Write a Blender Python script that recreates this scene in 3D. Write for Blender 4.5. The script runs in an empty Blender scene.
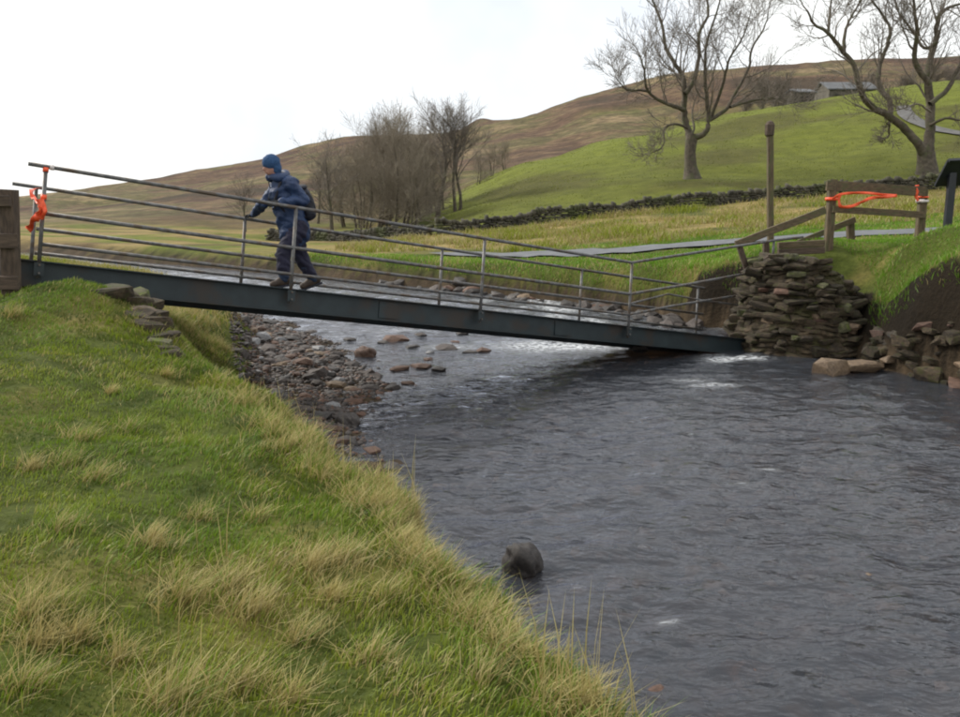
import bpy, bmesh, math, random
import numpy as np
from mathutils import Vector, Matrix, Quaternion

R = math.radians
sc = bpy.context.scene
col = sc.collection
random.seed(7)
rng = np.random.default_rng(11)

# ------------------------------------------------------------------ camera
EYE = Vector((0.0, 0.0, 2.6))
FPX, CU, CV, HORIZON = 884.0, 480.0, 358.5, 205.0
PITCH = math.atan((CV - HORIZON) / FPX)
cam_d = bpy.data.cameras.new('camera')
cam = bpy.data.objects.new('camera', cam_d)
col.objects.link(cam)
cam.location = EYE
cam.rotation_euler = (math.pi / 2 - PITCH, 0, 0)
cam_d.sensor_width = 36.0
cam_d.lens = FPX / 960.0 * 36.0
cam_d.clip_start = 0.05
cam_d.clip_end = 6000
sc.camera = cam

# ------------------------------------------------------------------ sky, sun, exposure
SUN_EL, SUN_AZ = R(38), R(-60)          # azimuth from +Y towards +X
w = bpy.data.worlds.new('World'); sc.world = w; w.use_nodes = True
nt = w.node_tree; nt.nodes.clear()
sky = nt.nodes.new('ShaderNodeTexSky'); sky.sky_type = 'NISHITA'; sky.sun_disc = False
sky.sun_elevation = SUN_EL; sky.sun_rotation = SUN_AZ; sky.dust_density = 3.0; sky.air_density = 1.0
sc1 = nt.nodes.new('ShaderNodeMixRGB'); sc1.blend_type = 'MULTIPLY'; sc1.inputs[0].default_value = 1
sc1.inputs[2].default_value = (0.08, 0.08, 0.08, 1)
nt.links.new(sky.outputs[0], sc1.inputs[1])
tc = nt.nodes.new('ShaderNodeTexCoord')
ns = nt.nodes.new('ShaderNodeTexNoise'); ns.inputs['Scale'].default_value = 2.2; ns.inputs['Detail'].default_value = 5
nt.links.new(tc.outputs['Generated'], ns.inputs['Vector'])
rp = nt.nodes.new('ShaderNodeValToRGB')
rp.color_ramp.elements[0].position = 0.35; rp.color_ramp.elements[0].color = (0.45, 0.475, 0.51, 1)
rp.color_ramp.elements[1].position = 0.52; rp.color_ramp.elements[1].color = (0.62, 0.625, 0.61, 1)
nt.links.new(ns.outputs[0], rp.inputs[0])
mx = nt.nodes.new('ShaderNodeMixRGB'); mx.inputs[0].default_value = 0.88
nt.links.new(sc1.outputs[0], mx.inputs[1]); nt.links.new(rp.outputs[0], mx.inputs[2])
bg = nt.nodes.new('ShaderNodeBackground'); bg.inputs[1].default_value = 1.0
nt.links.new(mx.outputs[0], bg.inputs[0])
wo = nt.nodes.new('ShaderNodeOutputWorld'); nt.links.new(bg.outputs[0], wo.inputs[0])

sun_d = bpy.data.lights.new('sun', 'SUN'); sun_d.energy = 1.5; sun_d.angle = R(12); sun_d.color = (1.0, 0.95, 0.86)
sun = bpy.data.objects.new('sun', sun_d); col.objects.link(sun)
sdir = Vector((math.sin(SUN_AZ) * math.cos(SUN_EL), math.cos(SUN_AZ) * math.cos(SUN_EL), math.sin(SUN_EL)))
sun.rotation_euler = sdir.to_track_quat('Z', 'Y').to_euler()
sun.location = (0, 0, 60)
sc.view_settings.view_transform = 'Standard'
sc.view_settings.look = 'None'
sc.view_settings.exposure = 1.1
sc.view_settings.gamma = 1.0
sc.view_settings.use_curve_mapping = False
sc.render.engine = 'CYCLES'
sc.cycles.max_bounces = 6
sc.cycles.transparent_max_bounces = 12
sc.cycles.filter_width = 2.0

# ------------------------------------------------------------------ helpers
def pix(u, v, Y):
    """the point at ground distance Y (metres ahead) on the sight line of a photo pixel, used to survey the place"""
    x = (u - CU) / FPX; y = -(v - CV) / FPX
    cp, sp = math.cos(PITCH), math.sin(PITCH)
    d = Vector((x, cp + sp * y, -sp + cp * y))
    return EYE + d * (Y / d.y)

def proj(p):
    q = Vector(p) - EYE
    cp, sp = math.cos(PITCH), math.sin(PITCH)
    D = q.y * cp - q.z * sp
    return CU + FPX * q.x / D, CV - FPX * (q.y * sp + q.z * cp) / D

def tag(o, label=None, cat=None, group=None, kind=None):
    if label: o['label'] = label
    if cat: o['category'] = cat
    if group: o['group'] = group
    if kind: o['kind'] = kind
    return o

def empty(name, loc=(0, 0, 0)):
    o = bpy.data.objects.new(name, None); col.objects.link(o); o.location = loc
    o.empty_display_size = 0.1
    return o

def put(o, parent=None):
    col.objects.link(o)
    if parent is not None:
        o.parent = parent
        if parent.type == 'EMPTY' and tuple(parent.location) != (0, 0, 0):
            o.matrix_parent_inverse = Matrix.Translation(-Vector(parent.location))
    return o

def np_mesh(name, V, F, smooth=False):
    """V (n,3); F (m,k) array or list of such arrays"""
    me = bpy.data.meshes.new(name)
    Fs = F if isinstance(F, list) else [F]
    Fs = [np.asarray(f, dtype=np.int32) for f in Fs if len(f)]
    V = np.asarray(V, dtype=np.float32)
    me.vertices.add(len(V)); me.vertices.foreach_set('co', V.ravel())
    nl = sum(f.size for f in Fs); npoly = sum(len(f) for f in Fs)
    me.loops.add(nl); me.polygons.add(npoly)
    me.loops.foreach_set('vertex_index', np.concatenate([f.ravel() for f in Fs]))
    tot = np.concatenate([np.full(len(f), f.shape[1], dtype=np.int32) for f in Fs])
    st = np.concatenate([[0], np.cumsum(tot)[:-1]]).astype(np.int32)
    me.polygons.foreach_set('loop_start', st)
    me.polygons.foreach_set('loop_total', tot)
    if smooth: me.polygons.foreach_set('use_smooth', np.ones(npoly, dtype=bool))
    me.update(calc_edges=True); me.validate()
    return me

def set_col(me, name, C):
    a = me.attributes.new(name, 'FLOAT_COLOR', 'POINT')
    C = np.asarray(C, dtype=np.float32)
    if C.shape[1] == 3: C = np.hstack([C, np.ones((len(C), 1), np.float32)])
    a.data.foreach_set('color', C.ravel())

def set_val(me, name, A):
    a = me.attributes.new(name, 'FLOAT', 'POINT')
    a.data.foreach_set('value', np.asarray(A, dtype=np.float32).ravel())

class MB:
    """collects tubes, boxes, loose faces; build() links ONE mesh object"""
    def __init__(s): s.v = []; s.f = []; s.n = 0
    def add(s, V, F):
        s.v.extend([tuple(p) for p in V]); s.f.extend([tuple(i + s.n for i in f) for f in F]); s.n = len(s.v)
    def tube(s, pts, rad, n=8, cap=True):
        pts = [Vector(p) for p in pts]
        if not hasattr(rad, '__len__'): rad = [rad] * len(pts)
        ref = None; V = []; F = []
        for i, p in enumerate(pts):
            t = (pts[min(i + 1, len(pts) - 1)] - pts[max(i - 1, 0)])
            if t.length < 1e-9: t = Vector((0, 0, 1))
            t.normalize()
            if ref is None:
                ref = t.orthogonal().normalized()
            else:
                ref = (ref - t * ref.dot(t))
                ref = ref.normalized() if ref.length > 1e-6 else t.orthogonal().normalized()
            b = t.cross(ref)
            for k in range(n):
                a = 2 * math.pi * k / n
                V.append(p + (ref * math.cos(a) + b * math.sin(a)) * rad[i])
        for i in range(len(pts) - 1):
            for k in range(n):
                k2 = (k + 1) % n
                F.append((i * n + k, i * n + k2, (i + 1) * n + k2, (i + 1) * n + k))
        if cap:
            F.append(tuple(range(n - 1, -1, -1))); F.append(tuple(range((len(pts) - 1) * n, len(pts) * n)))
        s.add(V, F)
    def bar(s, a, b, wdt, hgt, up=(0, 0, 1), ch=0.12, jit=0.0):
        """a chamfered timber from a to b"""
        a = Vector(a); b = Vector(b); t = (b - a).normalized(); up = Vector(up)
        x = t.cross(up).normalized(); y = x.cross(t).normalized()
        c = min(wdt, hgt) * ch; hw, hh = wdt / 2, hgt / 2
        prof = [(-hw + c, -hh), (hw - c, -hh), (hw, -hh + c), (hw, hh - c), (hw - c, hh), (-hw + c, hh), (-hw, hh - c), (-hw, -hh + c)]
        L = (b - a).length; nseg = max(1, int(L / 0.35)) if jit else 1
        V = []; F = []
        for i in range(nseg + 1):
            q = a + t * (L * i / nseg)
            jx, jy = (random.uniform(-jit, jit), random.uniform(-jit, jit)) if 0 < i < nseg else (0, 0)
            for (px, py) in prof: V.append(q + x * (px + jx) + y * (py + jy))
        for i in range(nseg):
            for k in range(8):
                k2 = (k + 1) % 8
                F.append((i * 8 + k, i * 8 + k2, (i + 1) * 8 + k2, (i + 1) * 8 + k))
        F.append(tuple(range(7, -1, -1))); F.append(tuple(range(nseg * 8, nseg * 8 + 8)))
        s.add(V, F)
    def mesh(s, name, smooth=False):
        me = bpy.data.meshes.new(name); me.from_pydata(s.v, [], s.f); me.update()
        if smooth: me.polygons.foreach_set('use_smooth', np.ones(len(me.polygons), dtype=bool))
        bm = bmesh.new(); bm.from_mesh(me); bmesh.ops.recalc_face_normals(bm, faces=bm.faces[:]); bm.to_mesh(me); bm.free()
        return me
    def build(s, name, m, parent=None, smooth=False):
        me = s.mesh(name, smooth); me.materials.append(m)
        return put(bpy.data.objects.new(name, me), parent)

# gradient noise -------------------------------------------------------------
def _hash(ix, iy, seed):
    h = (ix.astype(np.int64) * 374761393 + iy.astype(np.int64) * 668265263 + seed * 974634777) & 0xffffffff
    h = ((h ^ (h >> 13)) * 1274126177) & 0xffffffff
    h = (h ^ (h >> 16)) & 0xffffffff
    return h / 4294967295.0 * 2 * np.pi
def perlin(x, y, seed=0):
    x = np.asarray(x, float); y = np.asarray(y, float)
    x0 = np.floor(x); y0 = np.floor(y); fx = x - x0; fy = y - y0
    def g(dx, dy):
        a = _hash(x0 + dx, y0 + dy, seed); return np.cos(a) * (fx - dx) + np.sin(a) * (fy - dy)
    sx = fx * fx * fx * (fx * (fx * 6 - 15) + 10); sy = fy * fy * fy * (fy * (fy * 6 - 15) + 10)
    a = g(0, 0) * (1 - sx) + g(1, 0) * sx; b = g(0, 1) * (1 - sx) + g(1, 1) * sx
    return (a * (1 - sy) + b * sy) * 1.5
def fbm(x, y, oct=4, seed=0, gain=0.5):
    r = 0; a = 1.0; f = 1.0
    for i in range(oct):
        r = r + a * perlin(np.asarray(x) * f, np.asarray(y) * f, seed + i * 17); a *= gain; f *= 2.03
    return r
def sstep(a, b, x):
    t = np.clip((np.asarray(x, float) - a) / (b - a), 0, 1); return t * t * (3 - 2 * t)

# ------------------------------------------------------------------ materials
class NB:
    def __init__(s, name):
        s.m = bpy.data.materials.new(name); s.m.use_nodes = True; s.t = s.m.node_tree; s.t.nodes.clear()
        s.out = s.t.nodes.new('ShaderNodeOutputMaterial')
    def n(s, typ, **kw):
        nd = s.t.nodes.new(typ)
        for k, v in kw.items():
            if k.startswith('i_'):
                key = k[2:]; key = int(key) if key.isdigit() else key.replace('_', ' ')
                nd.inputs[key].default_value = v
            else: setattr(nd, k, v)
        return nd
    def l(s, a, b): s.t.links.new(a, b)
    def ramp(s, fac, stops):
        r = s.n('ShaderNodeValToRGB'); e = r.color_ramp.elements
        while len(e) < len(stops): e.new(0.5)
        for i, (p, c) in enumerate(stops):
            e[i].position = p; e[i].color = tuple(c) + (1,) if len(c) == 3 else c
        s.l(fac, r.inputs[0]); return r.outputs[0]
    def mix(s, fac, a, b, mode='MIX'):
        x = s.n('ShaderNodeMixRGB', blend_type=mode)
        for k, q in ((0, fac), (1, a), (2, b)):
            if hasattr(q, 'is_linked'): s.l(q, x.inputs[k])
            elif isinstance(q, (int, float)): x.inputs[k].default_value = q
            else: x.inputs[k].default_value = tuple(q) + (1,)
        return x.outputs[0]
    def noise(s, scale, detail=4, vec=None, rough=0.55):
        nd = s.n('ShaderNodeTexNoise'); nd.inputs['Scale'].default_value = scale; nd.inputs['Detail'].default_value = detail
        nd.inputs['Roughness'].default_value = rough
        if vec is not None: s.l(vec, nd.inputs['Vector'])
        return nd.outputs[0]
    def math(s, op, a, b=None):
        x = s.n('ShaderNodeMath', operation=op)
        for k, q in ((0, a), (1, b)):
            if q is None: continue
            if hasattr(q, 'is_linked'): s.l(q, x.inputs[k])
            else: x.inputs[k].default_value = q
        return x.outputs[0]
    def bump(s, h, strength, dist=0.02):
        b = s.n('ShaderNodeBump'); b.inputs['Strength'].default_value = strength; b.inputs['Distance'].default_value = dist
        s.l(h, b.inputs['Height']); return b.outputs[0]

def surf_mat(name, c1, c2, scale=6, rough=0.85, bump=0.4, bdist=0.01, c3=None, metal=0.0, rand=0.0, stretch=None, spec=0.5):
    b = NB(name)
    co = b.n('ShaderNodeTexCoord').outputs['Object']
    if stretch:
        mp = b.n('ShaderNodeMapping'); mp.inputs['Scale'].default_value = stretch; b.l(co, mp.inputs[0]); co = mp.outputs[0]
    if rand:
        oi = b.n('ShaderNodeObjectInfo')
        ad = b.n('ShaderNodeVectorMath', operation='ADD'); b.l(co, ad.inputs[0])
        ml = b.n('ShaderNodeMath', operation='MULTIPLY'); ml.inputs[1].default_value = 37.0; b.l(oi.outputs['Random'], ml.inputs[0])
        cb = b.n('ShaderNodeCombineXYZ'); b.l(ml.outputs[0], cb.inputs[0]); b.l(ml.outputs[0], cb.inputs[1]); b.l(cb.outputs[0], ad.inputs[1])
        co = ad.outputs[0]
    nz = b.noise(scale, 6, co)
    c = b.ramp(nz, [(0.32, c1), (0.68, c2)])
    if c3:
        n2 = b.noise(scale * 0.45, 5, co)
        f = b.ramp(n2, [(0.5, (0, 0, 0)), (0.62, (1, 1, 1))]); c = b.mix(f, c, c3)
    if rand:
        v = b.n('ShaderNodeMapRange'); b.l(oi.outputs['Random'], v.inputs[0]); v.inputs[3].default_value = 1 - rand; v.inputs[4].default_value = 1 + rand
        h = b.n('ShaderNodeHueSaturation'); b.l(v.outputs[0], h.inputs['Value']); b.l(c, h.inputs['Color']); c = h.outputs[0]
    p = b.n('ShaderNodeBsdfPrincipled'); b.l(c, p.inputs['Base Color']); p.inputs['Roughness'].default_value = rough
    p.inputs['Metallic'].default_value = metal
    p.inputs['Specular IOR Level'].default_value = spec
    nb = b.noise(scale * 3.5, 6, co)
    b.l(b.bump(nb, bump, bdist), p.inputs['Normal'])
    b.l(p.outputs[0], b.out.inputs[0])
    return b.m

def blade_mat(name, trans=0.3):
    b = NB(name)
    a = b.n('ShaderNodeAttribute', attribute_name='Col')
    d = b.n('ShaderNodeBsdfDiffuse'); t = b.n('ShaderNodeBsdfTranslucent'); m = b.n('ShaderNodeMixShader'); m.inputs[0].default_value = trans
    b.l(a.outputs['Color'], d.inputs[0]); b.l(a.outputs['Color'], t.inputs[0]); b.l(d.outputs[0], m.inputs[1]); b.l(t.outputs[0], m.inputs[2])
    g = b.n('ShaderNodeBsdfGlossy'); g.inputs['Roughness'].default_value = 0.5; g.inputs[0].default_value = (1, 1, 1, 1)
    m2 = b.n('ShaderNodeMixShader'); m2.inputs[0].default_value = 0.025; b.l(m.outputs[0], m2.inputs[1]); b.l(g.outputs[0], m2.inputs[2])
    b.l(m2.outputs[0], b.out.inputs[0])
    return b.m

def ground_mat():
    b = NB('ground_cover')
    a = b.n('ShaderNodeAttribute', attribute_name='Col'); c = a.outputs['Color']
    geo = b.n('ShaderNodeNewGeometry').outputs['Position']
    n1 = b.noise(0.022, 8, geo, 0.62); n2 = b.noise(0.9, 6, geo, 0.6); n3 = b.noise(14, 5, geo, 0.6)
    far = b.n('ShaderNodeAttribute', attribute_name='moor').outputs['Fac']
    # moor: heather, bleached grass, green flushes
    mo = b.ramp(n1, [(0.38, (0.034, 0.026, 0.022)), (0.45, (0.080, 0.047, 0.036)), (0.50, (0.135, 0.096, 0.060)), (0.55, (0.072, 0.076, 0.030)), (0.62, (0.21, 0.165, 0.10))])
    n4 = b.noise(0.32, 6, geo, 0.65)
    mo = b.mix(1.0, mo, b.ramp(n4, [(0.36, (0.45, 0.43, 0.42)), (0.64, (1.55, 1.50, 1.40))]), 'MULTIPLY')
    mo = b.mix(0.7, c, mo)
    c = b.mix(far, c, mo)
    c = b.mix(1.0, c, b.ramp(n2, [(0.3, (0.72, 0.72, 0.70)), (0.7, (1.22, 1.2, 1.15))]), 'MULTIPLY')
    c = b.mix(1.0, c, b.ramp(n3, [(0.3, (0.72, 0.73, 0.72)), (0.7, (1.25, 1.22, 1.2))]), 'MULTIPLY')
    p = b.n('ShaderNodeBsdfPrincipled'); p.inputs['Roughness'].default_value = 0.95; p.inputs['Specular IOR Level'].default_value = 0.15
    b.l(c, p.inputs['Base Color'])
    h = b.math('ADD', b.math('MULTIPLY', n2, 0.6), b.math('MULTIPLY', n3, 0.25))
    b.l(b.bump(h, 0.6, 0.25), p.inputs['Normal'])
    b.l(p.outputs[0], b.out.inputs[0])
    return b.m

def water_mat():
    b = NB('river_water')
    geo = b.n('ShaderNodeNewGeometry').outputs['Position']
    mp = b.n('ShaderNodeMapping'); mp.inputs['Rotation'].default_value = (0, 0, R(32)); mp.inputs['Scale'].default_value = (1.0, 1.9, 1)
    b.l(geo, mp.inputs[0]); v = mp.outputs[0]
    n1 = b.noise(1.5, 4, v, 0.5); n2 = b.noise(5.5, 3, v, 0.5)
    h = b.math('ADD', n1, b.math('MULTIPLY', n2, 0.35))
    nrm = b.bump(h, 0.42, 0.20)
    gl = b.n('ShaderNodeBsdfGlossy'); gl.inputs['Roughness'].default_value = 0.11; gl.inputs[0].default_value = (0.93, 0.94, 1.0, 1); b.l(nrm, gl.inputs['Normal'])
    tr = b.n('ShaderNodeBsdfTransparent'); tr.inputs[0].default_value = (0.62, 0.50, 0.36, 1)
    fr = b.n('ShaderNodeFresnel'); fr.inputs['IOR'].default_value = 1.33; b.l(nrm, fr.inputs['Normal'])
    m = b.n('ShaderNodeMixShader'); mk_ = b.n('ShaderNodeBsdfDiffuse'); mk_.inputs[0].default_value = (0.095, 0.105, 0.125, 1)
    mt = b.n('ShaderNodeMixShader'); mt.inputs[0].default_value = 0.34; b.l(tr.outputs[0], mt.inputs[1]); b.l(mk_.outputs[0], mt.inputs[2])
    b.l(fr.outputs[0], m.inputs[0]); b.l(mt.outputs[0], m.inputs[1]); b.l(gl.outputs[0], m.inputs[2])
    # foam
    fa = b.n('ShaderNodeAttribute', attribute_name='foam').outputs['Fac']
    n3 = b.noise(9, 6, v, 0.7)
    fm = b.math('MULTIPLY', fa, b.ramp(n3, [(0.42, (0, 0, 0)), (0.60, (1, 1, 1))]))
    fm = b.math('MINIMUM', fm, 0.92)
    df = b.n('ShaderNodeBsdfDiffuse'); df.inputs[0].default_value = (0.62, 0.64, 0.66, 1)
    m2 = b.n('ShaderNodeMixShader'); b.l(fm, m2.inputs[0]); b.l(m.outputs[0], m2.inputs[1]); b.l(df.outputs[0], m2.inputs[2])
    b.l(m2.outputs[0], b.out.inputs[0])
    return b.m

M = {}
M['ground'] = ground_mat()
M['water'] = water_mat()
M['blade'] = blade_mat('grass_blades')
M['steel'] = surf_mat('galvanised_pipe', (0.072, 0.072, 0.076), (0.17, 0.165, 0.16), 14, 0.55, 0.15, 0.003, c3=(0.10, 0.075, 0.055), metal=0.35)
M['girder'] = surf_mat('dark_teal_girder', (0.007, 0.014, 0.017), (0.015, 0.026, 0.030), 5, 0.6, 0.25, 0.004, c3=(0.022, 0.017, 0.013))
M['deckwood'] = surf_mat('wet_deck_board', (0.022, 0.017, 0.012), (0.060, 0.048, 0.036), 9, 0.95, 0.3, 0.004, rand=0.25, stretch=(6, 1, 1), spec=0.1)
M['wood'] = surf_mat('weathered_timber', (0.060, 0.042, 0.024), (0.145, 0.105, 0.060), 7, 0.85, 0.5, 0.006, c3=(0.085, 0.082, 0.036), stretch=(4, 4, .7))
M['woodh'] = surf_mat('weathered_rail', (0.060, 0.042, 0.024), (0.150, 0.108, 0.062), 7, 0.85, 0.5, 0.006, c3=(0.085, 0.082, 0.036), stretch=(0.7, 4, 5))
M['darkwoodh'] = surf_mat('dark_brown_rail', (0.040, 0.027, 0.019), (0.105, 0.072, 0.050), 8, 0.85, 0.5, 0.006, stretch=(0.7, 4, 5))
M['darkwood'] = surf_mat('dark_brown_timber', (0.040, 0.027, 0.019), (0.105, 0.072, 0.050), 8, 0.85, 0.5, 0.006, stretch=(4, 4, 0.8))
M['bark'] = surf_mat('winter_bark', (0.055, 0.044, 0.034), (0.135, 0.112, 0.083), 5, 0.95, 0.6, 0.03, c3=(0.085, 0.085, 0.045))
M['twig'] = surf_mat('bare_twigs', (0.12, 0.10, 0.083), (0.21, 0.18, 0.15), 2, 0.95, 0.1, 0.01)
M['copsetwig'] = surf_mat('hazel_twigs', (0.17, 0.14, 0.105), (0.28, 0.24, 0.185), 2, 0.95, 0.1, 0.01)
M['stoneA'] = surf_mat('grey_river_stone', (0.030, 0.023, 0.020), (0.088, 0.070, 0.062), 7, 0.75, 0.5, 0.01, rand=0.35)
M['stoneB'] = surf_mat('rusty_river_stone', (0.050, 0.027, 0.018), (0.125, 0.068, 0.045), 7, 0.75, 0.5, 0.01, rand=0.3)
M['stoneC'] = surf_mat('dark_wet_stone', (0.018, 0.015, 0.014), (0.056, 0.045, 0.039), 8, 0.62, 0.5, 0.01, rand=0.3)
M['stoneD'] = surf_mat('pale_river_stone', (0.10, 0.10, 0.105), (0.22, 0.215, 0.215), 7, 0.6, 0.4, 0.01, rand=0.2)
M['stoneE'] = surf_mat('tan_sandstone', (0.085, 0.055, 0.034), (0.20, 0.14, 0.085), 6, 0.7, 0.5, 0.01, rand=0.2)
M['coursed'] = surf_mat('mossy_coursed_stone', (0.016, 0.011, 0.007), (0.088, 0.062, 0.034), 6, 0.9, 1.0, 0.03, c3=(0.046, 0.042, 0.012), rand=0.35)
M['wetrock'] = surf_mat('dark_wet_rock', (0.010, 0.008, 0.005), (0.050, 0.036, 0.021), 6, 0.8, 1.0, 0.03, c3=(0.028, 0.028, 0.009))
M['wallstone'] = surf_mat('dry_wall_stone', (0.022, 0.020, 0.014), (0.088, 0.078, 0.055), 1.8, 0.9, 0.6, 0.03, c3=(0.05, 0.055, 0.02))
M['moss'] = surf_mat('mossy_stone', (0.045, 0.042, 0.022), (0.12, 0.115, 0.06), 5, 0.95, 0.7, 0.02, c3=(0.085, 0.10, 0.022), rand=0.25)
M['soil'] = surf_mat('river_soil', (0.014, 0.010, 0.007), (0.038, 0.027, 0.018), 5, 0.95, 0.8, 0.03)
M['tarmac'] = surf_mat('wet_road_surface', (0.085, 0.09, 0.10), (0.135, 0.14, 0.15), 3, 0.85, 0.3, 0.01)
M['trackgravel'] = surf_mat('gravel_track_surface', (0.07, 0.068, 0.066), (0.13, 0.125, 0.12), 2, 0.95, 0.3, 0.03)
M['navy'] = surf_mat('dark_navy_metal', (0.010, 0.012, 0.017), (0.018, 0.021, 0.029), 6, 0.45, 0.05, 0.002)
M['tape'] = surf_mat('orange_barrier_tape', (0.80, 0.075, 0.020), (0.90, 0.12, 0.035), 20, 0.5, 0.2, 0.003)
M['tapew'] = surf_mat('white_tape_print', (0.62, 0.55, 0.53), (0.72, 0.68, 0.66), 20, 0.5, 0.2, 0.003)
M['barnwall'] = surf_mat('barn_stone_wall', (0.06, 0.055, 0.045), (0.15, 0.135, 0.11), 1.2, 0.95, 0.4, 0.05)
M['slate'] = surf_mat('barn_slate_roof', (0.07, 0.075, 0.08), (0.12, 0.123, 0.13), 1.0, 0.7, 0.3, 0.03)
M['dark'] = surf_mat('barn_dark_timber', (0.015, 0.013, 0.012), (0.03, 0.027, 0.024), 2, 0.9, 0.2, 0.02)
M['jacket'] = surf_mat('blue_rain_jacket', (0.011, 0.027, 0.080), (0.024, 0.050, 0.125), 5, 0.6, 0.45, 0.02)
M['hat'] = surf_mat('bright_blue_knit', (0.018, 0.055, 0.135), (0.034, 0.085, 0.19), 40, 0.95, 0.5, 0.006)
M['trouser'] = surf_mat('dark_navy_trouser', (0.010, 0.010, 0.026), (0.024, 0.023, 0.050), 6, 0.85, 0.4, 0.015)
M['gaiter'] = surf_mat('blue_gaiter', (0.010, 0.022, 0.05), (0.022, 0.042, 0.085), 8, 0.7, 0.3, 0.01)
M['pack'] = surf_mat('black_backpack', (0.006, 0.007, 0.013), (0.016, 0.018, 0.030), 8, 0.75, 0.4, 0.01)
M['boot'] = surf_mat('brown_boot', (0.03, 0.02, 0.014), (0.075, 0.05, 0.035), 9, 0.7, 0.3, 0.01)
M['glove'] = surf_mat('black_glove', (0.008, 0.008, 0.010), (0.02, 0.02, 0.024), 9, 0.85, 0.3, 0.005)
M['skin'] = surf_mat('skin', (0.36, 0.18, 0.13), (0.46, 0.25, 0.19), 8, 0.55, 0.1, 0.003)
M['eye'] = surf_mat('dark_eye', (0.01, 0.008, 0.008), (0.02, 0.015, 0.012), 8, 0.2, 0.0, 0.001)

# ------------------------------------------------------------------ terrain
LC = [(14, -30), (7, -15), (4, -7), (2.0, -1.2), (1.2, 1.0), (0.26, 3.06), (-0.50, 4.6), (-0.70, 5.15), (-1.2, 5.75), (-1.65, 6.5), (-2.15, 7.25), (-2.75, 8.0), (-3.3, 8.8), (-3.75, 9.7), (-4.05, 10.8),
      (-4.3, 12.5), (-4.8, 15.8), (-6.2, 19), (-9, 23), (-14, 28), (-22, 34), (-40, 42), (-90, 60)]
RC = [(45, -25), (30, -6), (18, 3), (11, 8.5), (8.6, 11.2), (7.45, 12.7), (7.0, 13.8), (6.85, 14.8), (6.95, 15.8), (6.6, 16.8), (5.6, 17.5), (4.9, 18.6),
      (4.2, 20), (2.8, 21.8), (0.8, 24), (-2.5, 27), (-7, 31), (-13, 36), (-22, 43), (-40, 53), (-90, 75)]
POLY = np.array(LC + RC[::-1], float)
def seg_dist(x, y, line):
    d = np.full(np.shape(x), 1e9)
    for (ax, ay), (bx, by) in zip(line[:-1], line[1:]):
        vx, vy = bx - ax, by - ay
        t = np.clip(((x - ax) * vx + (y - ay) * vy) / (vx * vx + vy * vy), 0, 1)
        d = np.minimum(d, np.hypot(x - ax - t * vx, y - ay - t * vy))
    return d
def in_poly(x, y):
    c = np.zeros(np.shape(x), bool); n = len(POLY)
    for i in range(n):
        x1, y1 = POLY[i]; x2, y2 = POLY[(i + 1) % n]
        if y1 == y2: continue
        c ^= ((y1 > y) != (y2 > y)) & (x < (x2 - x1) * (y - y1) / (y2 - y1) + x1)
    return c
def zwater(x, y):
    y = np.asarray(y, float)
    return 0.22 * sstep(15.6, 20.0, y) + 0.012 * np.maximum(y - 20, 0) * (y < 400)

CP = [(0, 0, 1.0), (-3, 0, 1.12), (0.3, 3, 0.88), (-2, 3, 1.02), (-1.5, 5, 1.0), (-0.4, 5.1, .9), (-4, 5, 1.25), (-1.4, 6.5, .97), (-3, 7.3, 1.27), (-5.2, 9.0, 1.58),
      (-4.35, 9.3, 1.80), (-4.9, 9.3, 1.72), (-7, 9.5, 1.62), (-10, 8, 1.7), (-3.3, 8.6, 1.42), (-2.6, 8.6, 1.15), (-3.2, 11, 1.0), (-4.0, 10.7, 1.28), (-5.2, 10.6, 1.52), (-4.8, 15.8, .85), (-6.5, 12.5, 1.35), (-8, 14.5, 1.2), (-9, 23, 0.95),
      (-14, 25, 1.0), (-20, 20, 1.2), (-20, 8, 1.9), (-8, -8, 1.5), (3, -6, .9), (-30, -25, 2.5), (-60, 0, 3), (-120, 40, 3), (10, -30, 1.0), (60, -60, 3),
      (11, 8.5, 1.6), (18, 3, 1.6), (30, -6, 1.7), (14, 16, 2.1), (25, 15, 2.6), (45, 20, 4.2), (40, -20, 2.5), (90, 30, 8),
      (8.6, 11.2, 1.75), (5.4, 18.0, 1.5), (4.9, 18.8, 1.32), (4.2, 20.2, 1.22), (2.8, 22, 1.08), (.8, 24.2, 1.0), (-2.5, 27.2, 0.95), (-7, 31.2, .92), (-13, 36, .95), (-22, 43, .95)]
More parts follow.
